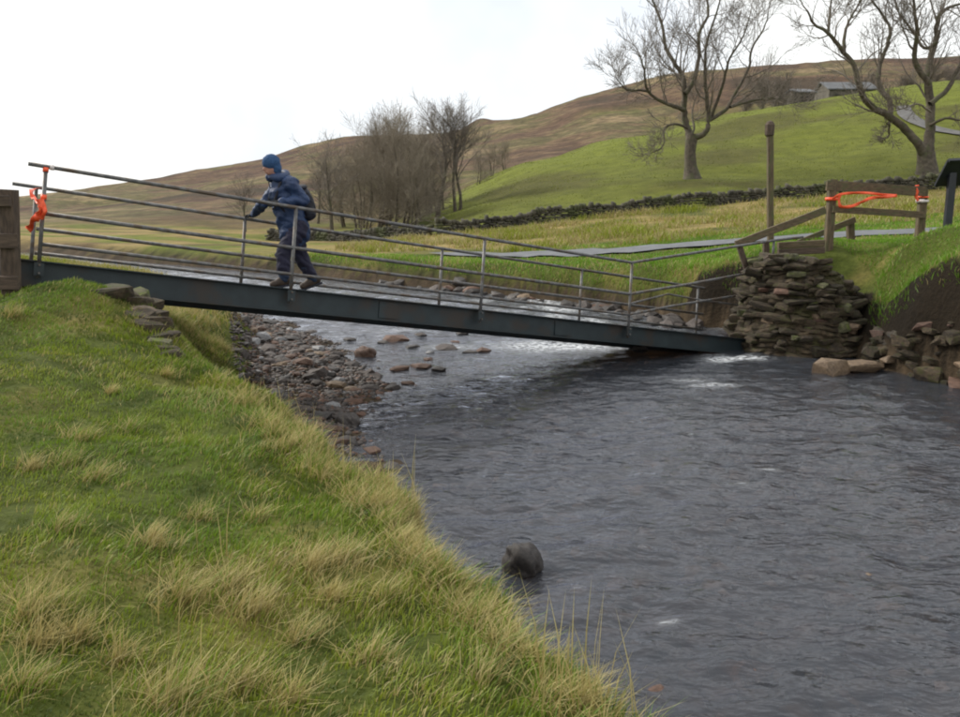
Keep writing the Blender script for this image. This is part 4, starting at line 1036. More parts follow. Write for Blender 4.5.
# ------------------------------------------------------------------ trees
class TB:
    """fast tube collector"""
    def __init__(s): s.V = []; s.F = []; s.n = 0
    def tube(s, P, Rr, n):
        P = np.asarray(P, float); m = len(P); T = np.gradient(P, axis=0); T /= np.linalg.norm(T, axis=1)[:, None] + 1e-9
        ref = np.array([0.3, 0.9, 0.2]) if abs(T[0, 2]) > .8 else np.array([0, 0, 1.0])
        Aa = np.cross(T, ref); Aa /= np.linalg.norm(Aa, axis=1)[:, None] + 1e-9; B = np.cross(T, Aa)
        ang = 2 * np.pi * np.arange(n) / n
        ring = P[:, None, :] + (Aa[:, None, :] * np.cos(ang)[None, :, None] + B[:, None, :] * np.sin(ang)[None, :, None]) * np.asarray(Rr)[:, None, None]
        s.V.append(ring.reshape(-1, 3)); i = np.arange(m - 1)[:, None] * n; k = np.arange(n)[None, :]; k2 = (k + 1) % n
        s.F.append((np.stack([i + k, i + k2, i + n + k2, i + n + k], -1).reshape(-1, 4)) + s.n); s.n += m * n
    def mesh(s, name, m):
        me = np_mesh(name, np.concatenate(s.V), np.concatenate(s.F), True); me.materials.append(m); return me
class Tree:
    def __init__(s, seed, twig_r=0.011, spread=0.9, droop=0.0, up=0.12):
        s.r = random.Random(seed); s.big = TB(); s.fine = TB(); s.tw = twig_r; s.spread = spread; s.droop = droop; s.up = up; s.count = 0
    def put(s, P, Rr):
        if max(Rr) > 0.075: s.big.tube(P, Rr, 8)
        elif max(Rr) > 0.03: s.fine.tube(P, Rr, 5)
        else: s.fine.tube(P, Rr, 3)
    def branch(s, p, d, L, r, lvl):
        rr = s.r; n = 5 if lvl > 1 else 3
        P = [Vector(p)]; d = d.normalized(); Rr = [r]
        for i in range(n):
            d = (d + Vector((rr.gauss(0, .20), rr.gauss(0, .20), rr.gauss(0, .16) + s.up - s.droop * (lvl <= 2)))).normalized()
            P.append(P[-1] + d * (L / n)); Rr.append(max(s.tw * .7, r * (1 - 0.62 * (i + 1) / n)))
        s.put(P, Rr); s.count += 1
        if lvl <= 0: return
        s.kids(P, Rr, L, lvl)
    def kids(s, P, Rr, L, lvl, n=None, start=0.25):
        rr = s.r; m = len(P) - 1
        nk = n or rr.choice([5, 6, 6, 7])
        for k in range(nk):
            f = start + (1 - start) * (k + rr.random()) / nk; i = min(m - 1, int(f * m)); fr = f * m - i
            q = P[i].lerp(P[i + 1], fr); t = (P[i + 1] - P[i]).normalized(); r0 = Rr[i] * (1 - fr) + Rr[i + 1] * fr
            o = t.orthogonal().normalized(); o = Quaternion(t, rr.uniform(0, 6.283)) @ o
            an = rr.uniform(.45, 1.0) * s.spread
            nd = t * math.cos(an) + o * math.sin(an)
            s.branch(q, nd, L * rr.uniform(.5, .85) * (1.05 - .3 * f), max(s.tw, min(r0 * rr.uniform(.35, .55), .075 if lvl == 3 else .04 if lvl == 2 else .02)), lvl - 1)
        # leader carries on
        s.branch(P[-1], (P[-1] - P[-2]), L * .5, max(s.tw, Rr[-1] * .9), lvl - 1)
    def build(s, label, base, m_big, m_fine, group=None):
        root = empty('tree', base); tag(root, label, 'tree', group)
        a = put(bpy.data.objects.new('trunk', s.big.mesh('trunk', m_big)), root)
        b = put(bpy.data.objects.new('crown', s.fine.mesh('crown', m_fine)), root)
        return root
def limb(T, pts, Y, r0, r1, lvl, L, nk, dep=0.0, start=0.3, seed=0):
    rr = random.Random(seed); P = []; dy = 0.0; n = len(pts)
    for i, (u, v) in enumerate(pts):
        f = i / max(1, n - 1); P.append(pix(u, v, Y + dep * f + (rr.uniform(-.25, .25) if i else 0)))
    Q = [P[0]]; Rr = [r0]
    for i in range(n - 1):                               # smooth the traced line
        p0, p1, p2, p3 = P[max(i - 1, 0)], P[i], P[i + 1], P[min(i + 2, n - 1)]
        for k in range(1, 5):
            t = k / 4; Q.append(0.5 * ((2 * p1) + (p2 - p0) * t + (2 * p0 - 5 * p1 + 4 * p2 - p3) * t * t + (3 * p1 - p0 - 3 * p2 + p3) * t ** 3) + Vector((rr.gauss(0, .02), rr.gauss(0, .02), 0)))
            Rr.append(r0 + (r1 - r0) * (i + t) / (n - 1))
    T.put(Q, Rr)
    T.kids(Q, Rr, L, lvl, nk, start)
# the big bare sycamore in the field
YA = 62.0; TA = Tree(3, 0.012, 1.0)
bA = pix(692, 178, YA); bA.z = hz(bA.x, bA.y)
trunk = [bA + Vector((0, 0, -.5)), bA + Vector((0, 0, .15)), pix(690.5, 166, YA), pix(690, 152, YA), pix(691.4, 140, YA), pix(692, 134, YA)]
TA.big.tube(trunk, [.95, .60, .42, .37, .40, .34], 12)
S = [([(690, 138), (688, 131), (684.8, 119), (684, 106), (684.8, 93), (683, 77), (674, 62), (666, 48), (662, 24), (654, 5), (650, -12)], .32, .07, 3.4, 9, 1.5),
     ([(684, 110), (674, 106), (663, 102), (648, 91), (644, 70), (640, 55)], .20, .06, 3.0, 6, -2.5),
     ([(650, 92), (640, 90), (627, 90), (616, 78)], .12, .04, 2.4, 4, -1.0),
     ([(685, 94), (694, 80), (699, 58), (699, 34), (708, 16), (707, -5), (712, -25)], .22, .06, 3.2, 7, 2.0),
     ([(692, 137), (700, 136), (707, 130), (708.6, 117), (706, 93), (705, 66), (707, 42), (715, 18), (722, -8)], .27, .06, 3.2, 8, -1.5),
     ([(709, 120), (718, 115), (727, 108), (733, 97), (748, 69), (752, 48), (764, 29), (768, 12)], .20, .05, 3.0, 7, 1.5),
     ([(730, 107), (751, 101), (772, 98), (792, 102)], .13, .04, 2.6, 5, 3.0),
     ([(712, 116), (724, 80), (730, 58), (743, 37), (750, 15)], .14, .04, 2.8, 6, -3.0),
     ([(687, 128), (676, 124), (665, 128), (663, 146), (651, 153)], .12, .04, 2.0, 5, -1.5),
     ([(692, 140), (694, 125), (692, 112), (695, 100)], .12, .05, 2.4, 4, 3.5)]
for i, (pts, r0, r1, L, nk, dep) in enumerate(S): limb(TA, pts, YA, r0 * .82, r1 * .7, 3, L * 1.3, nk + 4, dep, .3, i)
TA.build('large bare spreading tree standing alone in the green field', bA, M['bark'], M['twig'])
# forked tree by the wall
YB = 54.0; TBt = Tree(9, 0.012, 0.95)
bB = pix(927, 172, YB); bB.z = hz(bB.x, bB.y)
TBt.big.tube([bB + Vector((0, 0, -.5)), bB + Vector((0, 0, .2)), pix(926.5, 160, YB), pix(926, 152, YB)], [.80, .62, .52, .50], 12)
S = [([(927, 156), (929, 140), (930, 127), (930, 101), (928, 80), (930, 58), (936, 40), (938, 18), (948, 8), (960, 4)], .40, .09, 3.2, 9, 2.0),
     ([(924, 156), (918, 144), (906, 130), (890, 116.5), (872, 107), (861, 92), (853.6, 66), (840, 48), (827, 32), (814, 24), (807, 10)], .33, .07, 2.6, 8, -2.5),
     ([(828, 33), (829.7, 13), (832, -6)], .10, .05, 2.2, 4, .5),
     ([(844, 51), (845.6, 29), (853.6, 13), (862, -2)], .13, .05, 2.3, 5, 1.0),
     ([(890, 117), (889, 100), (879, 85), (880, 64), (889, 40), (889, 24), (875, 5), (868, -10)], .21, .06, 2.6, 7, 1.5),
     ([(890, 116), (889, 126), (889, 136)], .10, .06, 1.0, 3, -.3),
     ([(929, 84), (915, 61), (917, 34), (914, 5), (912, -15)], .22, .06, 2.8, 7, -2.0),
     ([(937, 42), (924, 48), (912, 30), (900, 14), (893, -5)], .13, .05, 2.6, 5, 2.5),
     ([(930, 104), (948, 88), (962, 62), (980, 40), (990, 10)], .20, .06, 2.8, 7, 1.0),
     ([(930, 125), (946, 118), (962, 120), (985, 112)], .12, .05, 2.4, 5, -2.0),
     ([(931, 112), (918, 104), (905, 108), (890, 112)], .08, .04, 1.8, 4, -2.0)]
for i, (pts, r0, r1, L, nk, dep) in enumerate(S): limb(TBt, pts, YB, r0 * .85, r1 * .7, 3, L * 1.25, nk + 4, dep, .3, 50 + i)
TBt.build('big bare tree with low forked limb behind the stone wall', bB, M['bark'], M['twig'])

# copse, shrubs and far trees
def free_tree(seed, H, stems, spread, lvl, rb, twig=.0098, up=.07, lean=.12, low=.2):
    T = Tree(seed, twig, spread, 0, up); rr = T.r
    for k in range(stems):
        a = rr.uniform(0, 6.28); o = Vector((math.cos(a), math.sin(a), 0)) * (0 if stems == 1 else rr.uniform(.1, .5))
        h = H * rr.uniform(.55, .68); d = Vector((math.cos(a) * lean * rr.uniform(.4, 1.6), math.sin(a) * lean * rr.uniform(.4, 1.6), 1)).normalized()
        P = [o + Vector((0, 0, -.4))]; Rr = [rb * 1.25]; n = 7
        for i in range(n):
            d = (d + Vector((rr.gauss(0, .09), rr.gauss(0, .09), .05))).normalized(); P.append(P[-1] + d * ((h + .4) / n)); Rr.append(rb * (1 - .7 * (i + 1) / n))
        T.put(P, Rr); T.kids(P, Rr, H * .42, lvl, rr.choice([13, 15]), low)
    return T
def place_tree(T, u, v, Y, label, mf, group=None, rz=0.0, s=1.0, meshes=None):
    p = pix(u, v, Y); p.z = hz(p.x, p.y)
    root = empty('tree', p); tag(root, label, 'tree', group); root.rotation_euler = (0, 0, rz); root.scale = (s, s, s)
    if meshes is None: meshes = (T.big.mesh('trunk', M['bark']) if T.big.V else None, T.fine.mesh('crown', M[mf]))
    if meshes[0]:
        a = bpy.data.objects.new('trunk', meshes[0]); col.objects.link(a); a.parent = root
    b = bpy.data.objects.new('crown', meshes[1]); col.objects.link(b); b.parent = root
    return meshes
Gc = 'bare trees of the streamside copse'
m1 = place_tree(free_tree(31, 11.0, 1, .8, 3, .20, low=.45), 437, 214, 67, 'tall slender bare tree rising highest from the copse', 'twig', Gc)
m2 = place_tree(free_tree(32, 9.2, 2, .8, 3, .15, low=.4), 457, 200, 68, 'twin-stemmed bare tree on the field edge of the copse', 'twig', Gc)
m3 = place_tree(free_tree(33, 9.0, 3, 1.0, 3, .11, low=.08), 400, 224, 64, 'dense many-stemmed bare thicket tree in the middle of the copse', 'copsetwig', Gc)
m4 = place_tree(free_tree(34, 7.4, 1, 1.0, 3, .16, low=.3), 333, 229, 62, 'small bare tree standing apart from the copse on short trunk', 'twig', Gc)
lab = 'brown twiggy bare thicket tree crowded into the copse'
for k, (u, v, Y, s, rz, mm) in enumerate([(378, 227, 66, .98, 1.1, m3), (360, 229, 69, .82, 2.3, m3), (420, 219, 70, .85, 3.9, m3), (388, 226, 72, 1.02, 5.0, m3), (412, 222, 62, .62, .6, m3), (345, 230, 72, .72, 4.2, m3), (440, 209, 73, .70, 2.6, m3), (428, 214, 76, .95, 1.7, m3), (395, 225, 78, 1.08, 3.0, m3), (365, 229, 63, .7, 5.8, m3)]):
    place_tree(None, u, v, Y, lab, None, Gc, rz, s, mm)
place_tree(None, 318, 229, 76, 'pale slight bare tree at the far tip of the copse', None, Gc, 2.0, .8, m4)
place_tree(None, 245, 226, 66, 'thin bare tree growing alone beyond the walker', None, None, 4.0, .62, m4)
lab = 'low bare shrub on the skyline of the green field behind the copse'
for k, (u, v, Y, s, rz) in enumerate([(478, 182, 92, .42, 0.4), (492, 173, 97, .42, 2), (505, 167, 100, .38, 3.3)]):
    place_tree(None, u, v, Y, lab, None, 'shrubs along the field edge', rz, s, m3)
m5 = place_tree(free_tree(35, 8.5, 2, 1.05, 3, .2, .018, low=.15), 870, 88, 146, 'round-headed bare tree behind the pale barn roof', 'twig', 'bare trees on the ridge')
lab = 'dark bare tree among the group on the ridge right of the barn'
for k, (u, v, Y, s, rz) in enumerate([(905, 88, 150, .95, 1), (928, 86, 145, 1.0, 2.2), (952, 84, 150, 1.05, 3.1), (975, 80, 142, 1.1, 4.4), (890, 90, 156, .8, 5.2)]):
    place_tree(None, u, v, Y, lab, None, 'bare trees on the ridge', rz, s, m5)
lab = 'brown bare tree behind the field crest left of the shed'
for k, (u, v, Y, s, rz) in enumerate([(762, 106, 126, .68, 1), (775, 105, 130, .74, 2.2), (788, 104, 133, .62, 3.5), (748, 108, 134, .55, 4.1)]):
    place_tree(None, u, v, Y, lab, None, 'bare trees behind the field crest', rz, s, m5)

# ------------------------------------------------------------------ grass
def blades(name, P, H, Wd, lean_a, lean, Cb, Ct, label, cat='grass', segs=2):
    """curved tapering blades: P (n,3) roots, H heights, lean direction angle and amount, base and tip colours"""
    n = len(P); ph = rng.uniform(0, 2 * np.pi, n)
    sx, sy = np.cos(ph) * Wd / 2, np.sin(ph) * Wd / 2
    lx, ly = np.cos(lean_a) * lean * H, np.sin(lean_a) * lean * H
    up = H * np.sqrt(np.clip(1 - 0.7 * np.clip(lean, 0, 1.1) ** 2, .12, 1))
    def lev(f, wf):
        cx = P[:, 0] + lx * f * f; cy = P[:, 1] + ly * f * f; cz = P[:, 2] + up * f
        return np.stack([cx - sx * wf, cy - sy * wf, cz], 1), np.stack([cx + sx * wf, cy + sy * wf, cz], 1)
    a0, b0 = lev(0, 1); a1, b1 = lev(.55, .75); tip = np.stack([P[:, 0] + lx, P[:, 1] + ly, P[:, 2] + up], 1)
    V = np.stack([a0, b0, a1, b1, tip], 1).reshape(-1, 3); i = (np.arange(n) * 5)[:, None]
    Fq = np.hstack([i, i + 1, i + 3, i + 2]); Ft = np.hstack([i + 2, i + 3, i + 4])
    me = np_mesh(name, V, [Fq, Ft], True)
    Cm = Cb * .5 + Ct * .5
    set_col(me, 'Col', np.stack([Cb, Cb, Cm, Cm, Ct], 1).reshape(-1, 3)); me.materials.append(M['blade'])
    o = put(bpy.data.objects.new(name, me)); tag(o, label, cat, kind='stuff'); return o
def scatter(n, x0, x1, y0, y1, dens):
    X = rng.uniform(x0, x1, n); Y = rng.uniform(y0, y1, n); k = rng.random(n) < dens(X, Y); return X[k], Y[k]
gA = np.array([0.108, 0.186, 0.010]); gB = np.array([0.205, 0.240, 0.016]); gD = np.array([0.045, 0.070, 0.010]); sA = np.array([0.50, 0.43, 0.19]); sB = np.array([0.28, 0.215, 0.072])
def bank_dens(X, Y):
    ins = in_poly(X, Y); dl = seg_dist(X, Y, LC)
    z = HG(X, Y); edge = np.interp(Y, [0, 5, 6, 7, 8, 10, 14, 20], [.2, .22, .4, .65, .95, 1.1, .9, .7])
    ok = (~ins | (dl < edge)) & (z > 0.32)
    bare = sstep(.42, .62, fbm(X * 1.9 + 7, Y * 1.9, 2, 86))
    return ok * np.clip(1.25 - 0.075 * Y, .38, 1) * (1 - .85 * bare)
X, Y = scatter(470000, -8.5, 1.6, 0.9, 13.0, lambda a, b: bank_dens(a, b) * (a > -0.68 * b - 1.8) * (np.where(b < 13, 1, 0)))
k = X < np.interp(Y, [p[1] for p in LC], [p[0] for p in LC]) + 1.0; X, Y = X[k], Y[k]
n = len(X); Z = HG(X, Y)
pat = fbm(X * 0.8 + 1, Y * 0.8, 4, 81); pat2 = fbm(X * 2.6, Y * 2.6, 3, 82); tus = sstep(.12, .62, fbm(X * 1.7, Y * 1.7, 3, 83))
edge = np.exp(-np.clip(seg_dist(X, Y, LC), 0, 9) / .5)
H = (0.018 + 0.018 * rng.random(n)) * (1 + .35 * pat2) + tus * rng.uniform(.005, .035, n) + edge * rng.uniform(0, .06, n)
H *= np.clip(1.0 + 0.02 * Y, 1, 1.3)
Wd = (0.0032 + 0.0022 * rng.random(n)) * (1 + Y * .10)
la_ = R(20) + 0.9 * fbm(X * .7, Y * .7, 2, 84) * 2 + rng.normal(0, .8, n); le = np.clip(rng.normal(.55, .28, n) + .25 * tus, 0, 1.1)
mixv = np.clip(.42 + .75 * pat + rng.normal(0, .22, n), 0, 1)[:, None]; dry = (rng.random(n) < np.clip(.02 + .16 * sstep(.25, .8, pat) + .16 * tus + .12 * edge, 0, .6))[:, None]
drk = np.clip(-pat2 * 1.5 - .05, 0, .85)[:, None]
c = gA * (1 - mixv) + gB * mixv; c = c * (1 - drk) + gD * drk
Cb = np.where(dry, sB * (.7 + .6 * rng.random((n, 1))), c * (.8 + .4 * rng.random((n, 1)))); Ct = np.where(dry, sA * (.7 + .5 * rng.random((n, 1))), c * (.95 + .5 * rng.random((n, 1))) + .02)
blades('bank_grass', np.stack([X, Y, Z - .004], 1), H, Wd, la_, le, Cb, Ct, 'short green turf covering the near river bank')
# flattened straw wisps
# tussocks of bleached grass on the near bank
def tussocks(name, centers, per, hr, wd, label, dryp=.7, ang=R(15), rad=.10, flop=.75):
    Xs = []; Ys = []; Hs = []; As = []; Ls = []; Dr = []; Wds = []
    for (cx, cy, sz) in centers:
        m = int(per * sz); rr_ = np.abs(rng.normal(0, rad * sz, m)); a = rng.uniform(0, 6.283, m)
        Xs.append(cx + rr_ * np.cos(a)); Ys.append(cy + rr_ * np.sin(a)); Hs.append(rng.uniform(hr[0], hr[1], m) * (.6 + .5 * sz))
        da = ang + rng.normal(0, .35); As.append(np.where(rng.random(m) < flop, da + rng.normal(0, .5, m), a)); Ls.append(np.clip(rng.normal(.75, .25, m), .1, 1.1)); dp = np.clip(dryp + rng.normal(0, .15), 0.1, 1)
        Dr.append(rng.random(m) < dp); Wds.append(np.full(m, wd * (.7 + cy * .05)))
    X = np.concatenate(Xs); Y = np.concatenate(Ys); H = np.concatenate(Hs); n = len(X); Dr = np.concatenate(Dr)[:, None]
    g = gA * (.7 + .6 * rng.random((n, 1)))
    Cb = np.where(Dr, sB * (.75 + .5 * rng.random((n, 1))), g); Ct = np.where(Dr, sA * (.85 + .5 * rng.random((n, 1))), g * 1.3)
    blades(name, np.stack([X, Y, HG(X, Y) - .004], 1), H, np.concatenate(Wds) * (.7 + .6 * rng.random(n)), np.concatenate(As), np.concatenate(Ls), Cb, Ct, label)
def gp(u, v): q = on_ground(u, v, 2.0, 14); return q.x, q.y
cen = [gp(u, v) + (s,) for u, v, s in [(180, 600, 1.3), (250, 615, 1.2), (30, 615, 1.3), (75, 640, 1.0), (165, 705, 1.5), (310, 570, 1.3), (345, 562, 1.2), (150, 545, .9), (95, 480, .8), (80, 440, .8), (230, 590, .9), (60, 530, .7), (410, 530, 1.2), (415, 515, 1.1), (300, 640, .8), (20, 690, 1.0), (120, 660, .8),
       (240, 690, 1.0), (290, 700, .9), (385, 600, .8), (370, 660, .9), (130, 430, .7), (30, 470, .7), (200, 520, .7), (255, 520, .8), (330, 600, .9), (470, 620, .9), (505, 650, .9), (430, 560, .9), (480, 680, .8), (545, 700, 1.0), (580, 705, 1.1), (310, 470, 1.0), (325, 478, .9), (290, 450, .9), (270, 430, .8), (350, 500, .8), (380, 510, .9), (400, 545, .9)]]
for i in range(10):
    yy = rs.uniform(2.0, 9.0); xx = rs.uniform(-.6 * yy - .4, float(np.interp(yy, [p[1] for p in LC], [p[0] for p in LC])) - .05); cen.append((xx, yy, rs.uniform(.35, .9)))
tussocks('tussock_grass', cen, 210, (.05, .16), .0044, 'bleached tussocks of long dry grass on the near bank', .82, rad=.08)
edge_c = []
for i in range(150):
    yy = rs.uniform(2.2, 13.5); yy = yy if not 7.5 < yy < 10.2 else yy - 4.5; xl = float(np.interp(yy, [p[1] for p in LC], [p[0] for p in LC])); edge_c.append((xl + rs.uniform(-.12, .18 + (.5 if yy > 7 else 0)), yy, rs.uniform(.5, 1.0)))
tussocks('edge_grass', edge_c, 120, (.05, .19), .0048, 'long dry grass hanging over the near bank edge', .72, R(-10), .12, .6)
# single stalks at the water's edge
Xs = []; Ys = []
for (u, v, m) in [(590, 700, 12), (600, 712, 14), (560, 690, 4), (620, 715, 8), (300, 450, 10), (330, 480, 10), (415, 520, 8), (280, 430, 8), (160, 650, 6), (210, 560, 3)]:
    q = gp(u, v)
    for i in range(m): Xs.append(q[0] + rs.gauss(0, .10)); Ys.append(q[1] + rs.gauss(0, .10))
X = np.array(Xs); Y = np.array(Ys); n = len(X)
blades('dry_stalks', np.stack([X, Y, HG(X, Y) - .01], 1), rng.uniform(.22, .48, n), np.full(n, .006), rng.uniform(0, 6.28, n), rng.uniform(.05, .35, n), np.tile(sB, (n, 1)), np.tile(sA, (n, 1)), 'thin dry flower stalks standing at the near water edge')
# turf on the far bank
def rb_dens(X, Y):
    ins = in_poly(X, Y); dr = seg_dist(X, Y, RC); inab = ((X - CX) / (AX_ * .95)) ** 2 + ((Y - CY) / (BY_ * .95)) ** 2 < 1
    return (~ins | (dr < np.where(Y > 18.8, np.where(HG(X, Y) > zwater(X, Y) + .42, 3., .1), .34))) * ~inab
def rblades(name, n0, x0, x1, y0, y1, hr, wd, dryf, label, seed):
    X, Y = scatter(n0, x0, x1, y0, y1, rb_dens)
    k = X > np.interp(Y, [p[1] for p in RC], [p[0] for p in RC]) - np.where(Y > 18.8, 2., .2); X, Y = X[k], Y[k]; n = len(X); Z = HG(X, Y)
    rdm = np.min([np.hypot(X - p.x, Y - p.y) for p in [Vector((a.x, a.y)).lerp(Vector((b.x, b.y)), t / 8) for a, b in zip(rd[:-1], rd[1:]) for t in range(9)]], axis=0); k = rdm > 1.45; X, Y, Z = X[k], Y[k], Z[k]; n = len(X)
    pat = fbm(X * .5, Y * .5, 4, seed); edge = np.exp(-seg_dist(X, Y, RC) / .35)
    H = rng.uniform(hr[0], hr[1], n) * (1 + .4 * pat) + edge * rng.uniform(0, .17, n)
    dry = (rng.random(n) < np.clip(dryf + .35 * pat + .25 * edge, 0.02, .9))[:, None]; c = gA * (1.1 + .35 * pat[:, None]) * np.array([1.0, 1.15, 0.9])
    Cb = np.where(dry, sB * (.7 + .5 * rng.random((n, 1))), c * (.8 + .4 * rng.random((n, 1)))); Ct = np.where(dry, sA * (.7 + .5 * rng.random((n, 1))), c * (1.0 + .5 * rng.random((n, 1))))
    blades(name, np.stack([X, Y, Z - .005], 1), H, np.full(n, wd), rng.uniform(0, 6.28, n), np.clip(rng.normal(.55, .25, n), 0, 1.1), np.clip(Cb, .01, 1), np.clip(Ct, .01, 1), label)
rblades('far_bank_grass', 90000, 4.0, 14, 11, 22, (.03, .07), .011, .04, 'bright short turf on the far bank around the barrier', 91)
rblades('meadow_grass', 90000, -12, 16, 19, 31, (.04, .10), .018, .16, 'green meadow turf between the river and the lane', 92)
# rough bleached grass between the lane and the wall
X, Y = scatter(130000, -6, 34, 28, 49.5, lambda a, b: np.clip(.35 + .8 * fbm(a * .3, b * .35, 3, 93), 0, 1) * (b < np.interp(a, [p[0] for p in WALL], [p[1] for p in WALL]) - .5) * (b > np.interp(a, [p.x for p in rd[::-1]], [p.y for p in rd[::-1]]) + 2.2))
n = len(X); dry = (rng.random(n) < np.clip(.55 + .6 * fbm(X * .25, Y * .35, 3, 63), .1, .95))[:, None]
c = gB * (.7 + .5 * rng.random((n, 1))); Cb = np.where(dry, sB * (.6 + .5 * rng.random((n, 1))), c); Ct = np.where(dry, sA * (.55 + .45 * rng.random((n, 1))), c * 1.1)
blades('rough_grass', np.stack([X, Y, HG(X, Y) - .02], 1), rng.uniform(.10, .34, n) * (1 + .5 * fbm(X * .3, Y * .35, 3, 93)), np.full(n, .035), rng.uniform(0, 6.28, n), np.clip(rng.normal(.6, .25, n), 0, 1.1), Cb, Ct, 'rough bleached grass between the lane and the stone wall')
X, Y = scatter(90000, -4, 80, 49, 118, lambda a, b: (a < .62 * b + 6) * (b > np.interp(a, [p[0] for p in WALL], [p[1] for p in WALL]) + .6) * np.clip(.35 + .9 * fbm(a * .5, b * .35, 3, 96), 0, 1) * np.clip(a + 3.5 > 0, 0, 1))
n = len(X); pt_ = fbm(X * .1, Y * .13, 3, 97)[:, None]; c = np.array([.140, .165, .022]) * (.85 + .4 * rng.random((n, 1))) * (1 + .35 * pt_); dry = (rng.random(n) < .10)[:, None]
blades('field_grass', np.stack([X, Y, HG(X, Y) - .03], 1), rng.uniform(.05, .15, n), np.full(n, .055), rng.uniform(0, 6.28, n), np.clip(rng.normal(.5, .25, n), 0, 1.1), np.where(dry, olive, c), np.where(dry, olive * 1.2, c * 1.1), 'tufted pasture grass on the green hillside field')
# upstream left bank
X, Y = scatter(60000, -16, -3, 12.5, 30, lambda a, b: (~in_poly(a, b) | (seg_dist(a, b, LC) < .5)) * (a < np.interp(b, [p[1] for p in LC], [p[0] for p in LC]) + .7))
n = len(X); dry = (rng.random(n) < np.clip(.4 + .6 * fbm(X * .5, Y * .5, 3, 94) + .5 * np.exp(-seg_dist(X, Y, LC) / .6), .1, .9))[:, None]; c = gB * (.6 + .5 * rng.random((n, 1)))
blades('upstream_grass', np.stack([X, Y, HG(X, Y) - .005], 1), rng.uniform(.06, .20, n), np.full(n, .015), rng.uniform(0, 6.28, n), np.clip(rng.normal(.6, .25, n), 0, 1.1), np.where(dry, sB, c), np.where(dry, sA * .85, c * 1.2), 'yellowing grass on the left bank beyond the bridge')
# ------------------------------------------------------------------ the walker on the bridge
pt = 1.12
DY = pix(300, 286, 1).y * 0
feetc = BP(1.0, BW * 0.5, -0.035)
# distance ahead of the deck centre line at the walker
def deck_center_at(u):
    lo, hi = 0.0, 3.0
    for _ in range(40):
        m_ = (lo + hi) / 2
        if proj(BP(m_, BW * .5, 0))[0] < u: lo = m_
        else: hi = m_
    return BP(lo, BW * .5, 0)
PC = deck_center_at(300); Y0 = PC.y; MPP = Y0 / FPX
fa = -ax.copy(); fa.z = 0; fa.normalize()                       # walking direction
cu_, su_ = abs(fa.x), abs(fa.y)
def J(u, v, s=0.0):
    """joint at a photo pixel, s metres to the walker's right (far side) of the deck centre line"""
    dY = (su_ / cu_) * ((u - 300) * MPP + su_ * s) + cu_ * s
    return pix(u, v, Y0 + dY)
def blob(parts, voxel=0.014, smooth=6, disp=0.0, dscale=9, seed=0):
    """tapered capsules and ellipsoids fused to one continuous surface"""
    mb = MB()
    for p in parts:
        if p[0] == 'c':
            _, a, b, ra, rb = p; a = Vector(a); b = Vector(b); d = (b - a); L = d.length; t = d / max(L, 1e-6)
            pts = []; rr_ = []
            for k in range(6): an = math.pi / 2 * (1 - k / 6); pts.append(a - t * ra * math.sin(an)); rr_.append(max(.001, ra * math.cos(an)))
            for k in range(7): an = math.pi / 2 * k / 6; pts.append(b + t * rb * math.sin(an)); rr_.append(max(.001, rb * math.cos(an)))
            mb.tube(pts, rr_, 16)
        else:
            _, c_, rx, ry, rz, axs = p; V = []; F = []; nu, nv = 16, 10; X_, Y_, Z_ = axs
            for i in range(nv + 1):
                th = math.pi * (i + .02) / (nv + .04)
                for k in range(nu):
                    ph = 2 * math.pi * k / nu; V.append(Vector(c_) + X_ * (rx * math.sin(th) * math.cos(ph)) + Y_ * (ry * math.sin(th) * math.sin(ph)) + Z_ * (rz * math.cos(th)))
            for i in range(nv):
                for k in range(nu): F.append((i * nu + k, i * nu + (k + 1) % nu, (i + 1) * nu + (k + 1) % nu, (i + 1) * nu + k))
            F.append(tuple(range(nu - 1, -1, -1))); F.append(tuple(range(nv * nu, nv * nu + nu))); mb.add(V, F)
    me = mb.mesh('blob'); o = bpy.data.objects.new('blob', me); col.objects.link(o)
    r_ = o.modifiers.new('r', 'REMESH'); r_.mode = 'VOXEL'; r_.voxel_size = voxel; r_.use_smooth_shade = True
    s_ = o.modifiers.new('s', 'SMOOTH'); s_.factor = .5; s_.iterations = smooth
    dg = bpy.context.evaluated_depsgraph_get(); m2 = bpy.data.meshes.new_from_object(o.evaluated_get(dg))
    bpy.data.objects.remove(o); bpy.data.meshes.remove(me)
    if disp:
        N_ = len(m2.vertices); P = np.empty(N_ * 3); m2.vertices.foreach_get('co', P); P = P.reshape(-1, 3); Nn = np.empty(N_ * 3); m2.vertices.foreach_get('normal', Nn); Nn = Nn.reshape(-1, 3)
        d = disp * (fbm(P[:, 0] * dscale + P[:, 2] * dscale * .6, P[:, 2] * dscale * 1.6 + P[:, 1] * dscale, 3, seed)); P = P + Nn * d[:, None]; m2.vertices.foreach_set('co', P.ravel()); m2.update()
    m2.polygons.foreach_set('use_smooth', np.ones(len(m2.polygons), dtype=bool))
    return m2
fr = fa; rt = Vector((fa.y, -fa.x, 0)); rt = rt if rt.dot(LATV) > 0 else -rt; zz_ = Vector((0, 0, 1))
person = empty('person', J(300, 287)); tag(person, 'walker in blue jacket and blue hat with dark backpack crossing the footbridge', 'person')
def add(name, me, m, parent=person):
    me.name = name; me.materials.clear(); me.materials.append(M[m]); return put(bpy.data.objects.new(name, me), parent)
head = J(271, 166); neck = J(278, 178); chest = J(284, 193); belly = J(289, 212); pelv = J(294, 227)
shN, shF = J(291, 184, -.20), J(280, 183, .19)
elN, haN = J(304, 200, -.27), J(277, 203, -.24)
hipN, hipF = J(298, 230, -.10), J(293, 230, .10)
knN, anN = J(283, 255, -.08), J(284, 279, -.08)      # leading leg
knF, anF = J(300, 255, .10), J(313, 279, .10)        # trailing leg
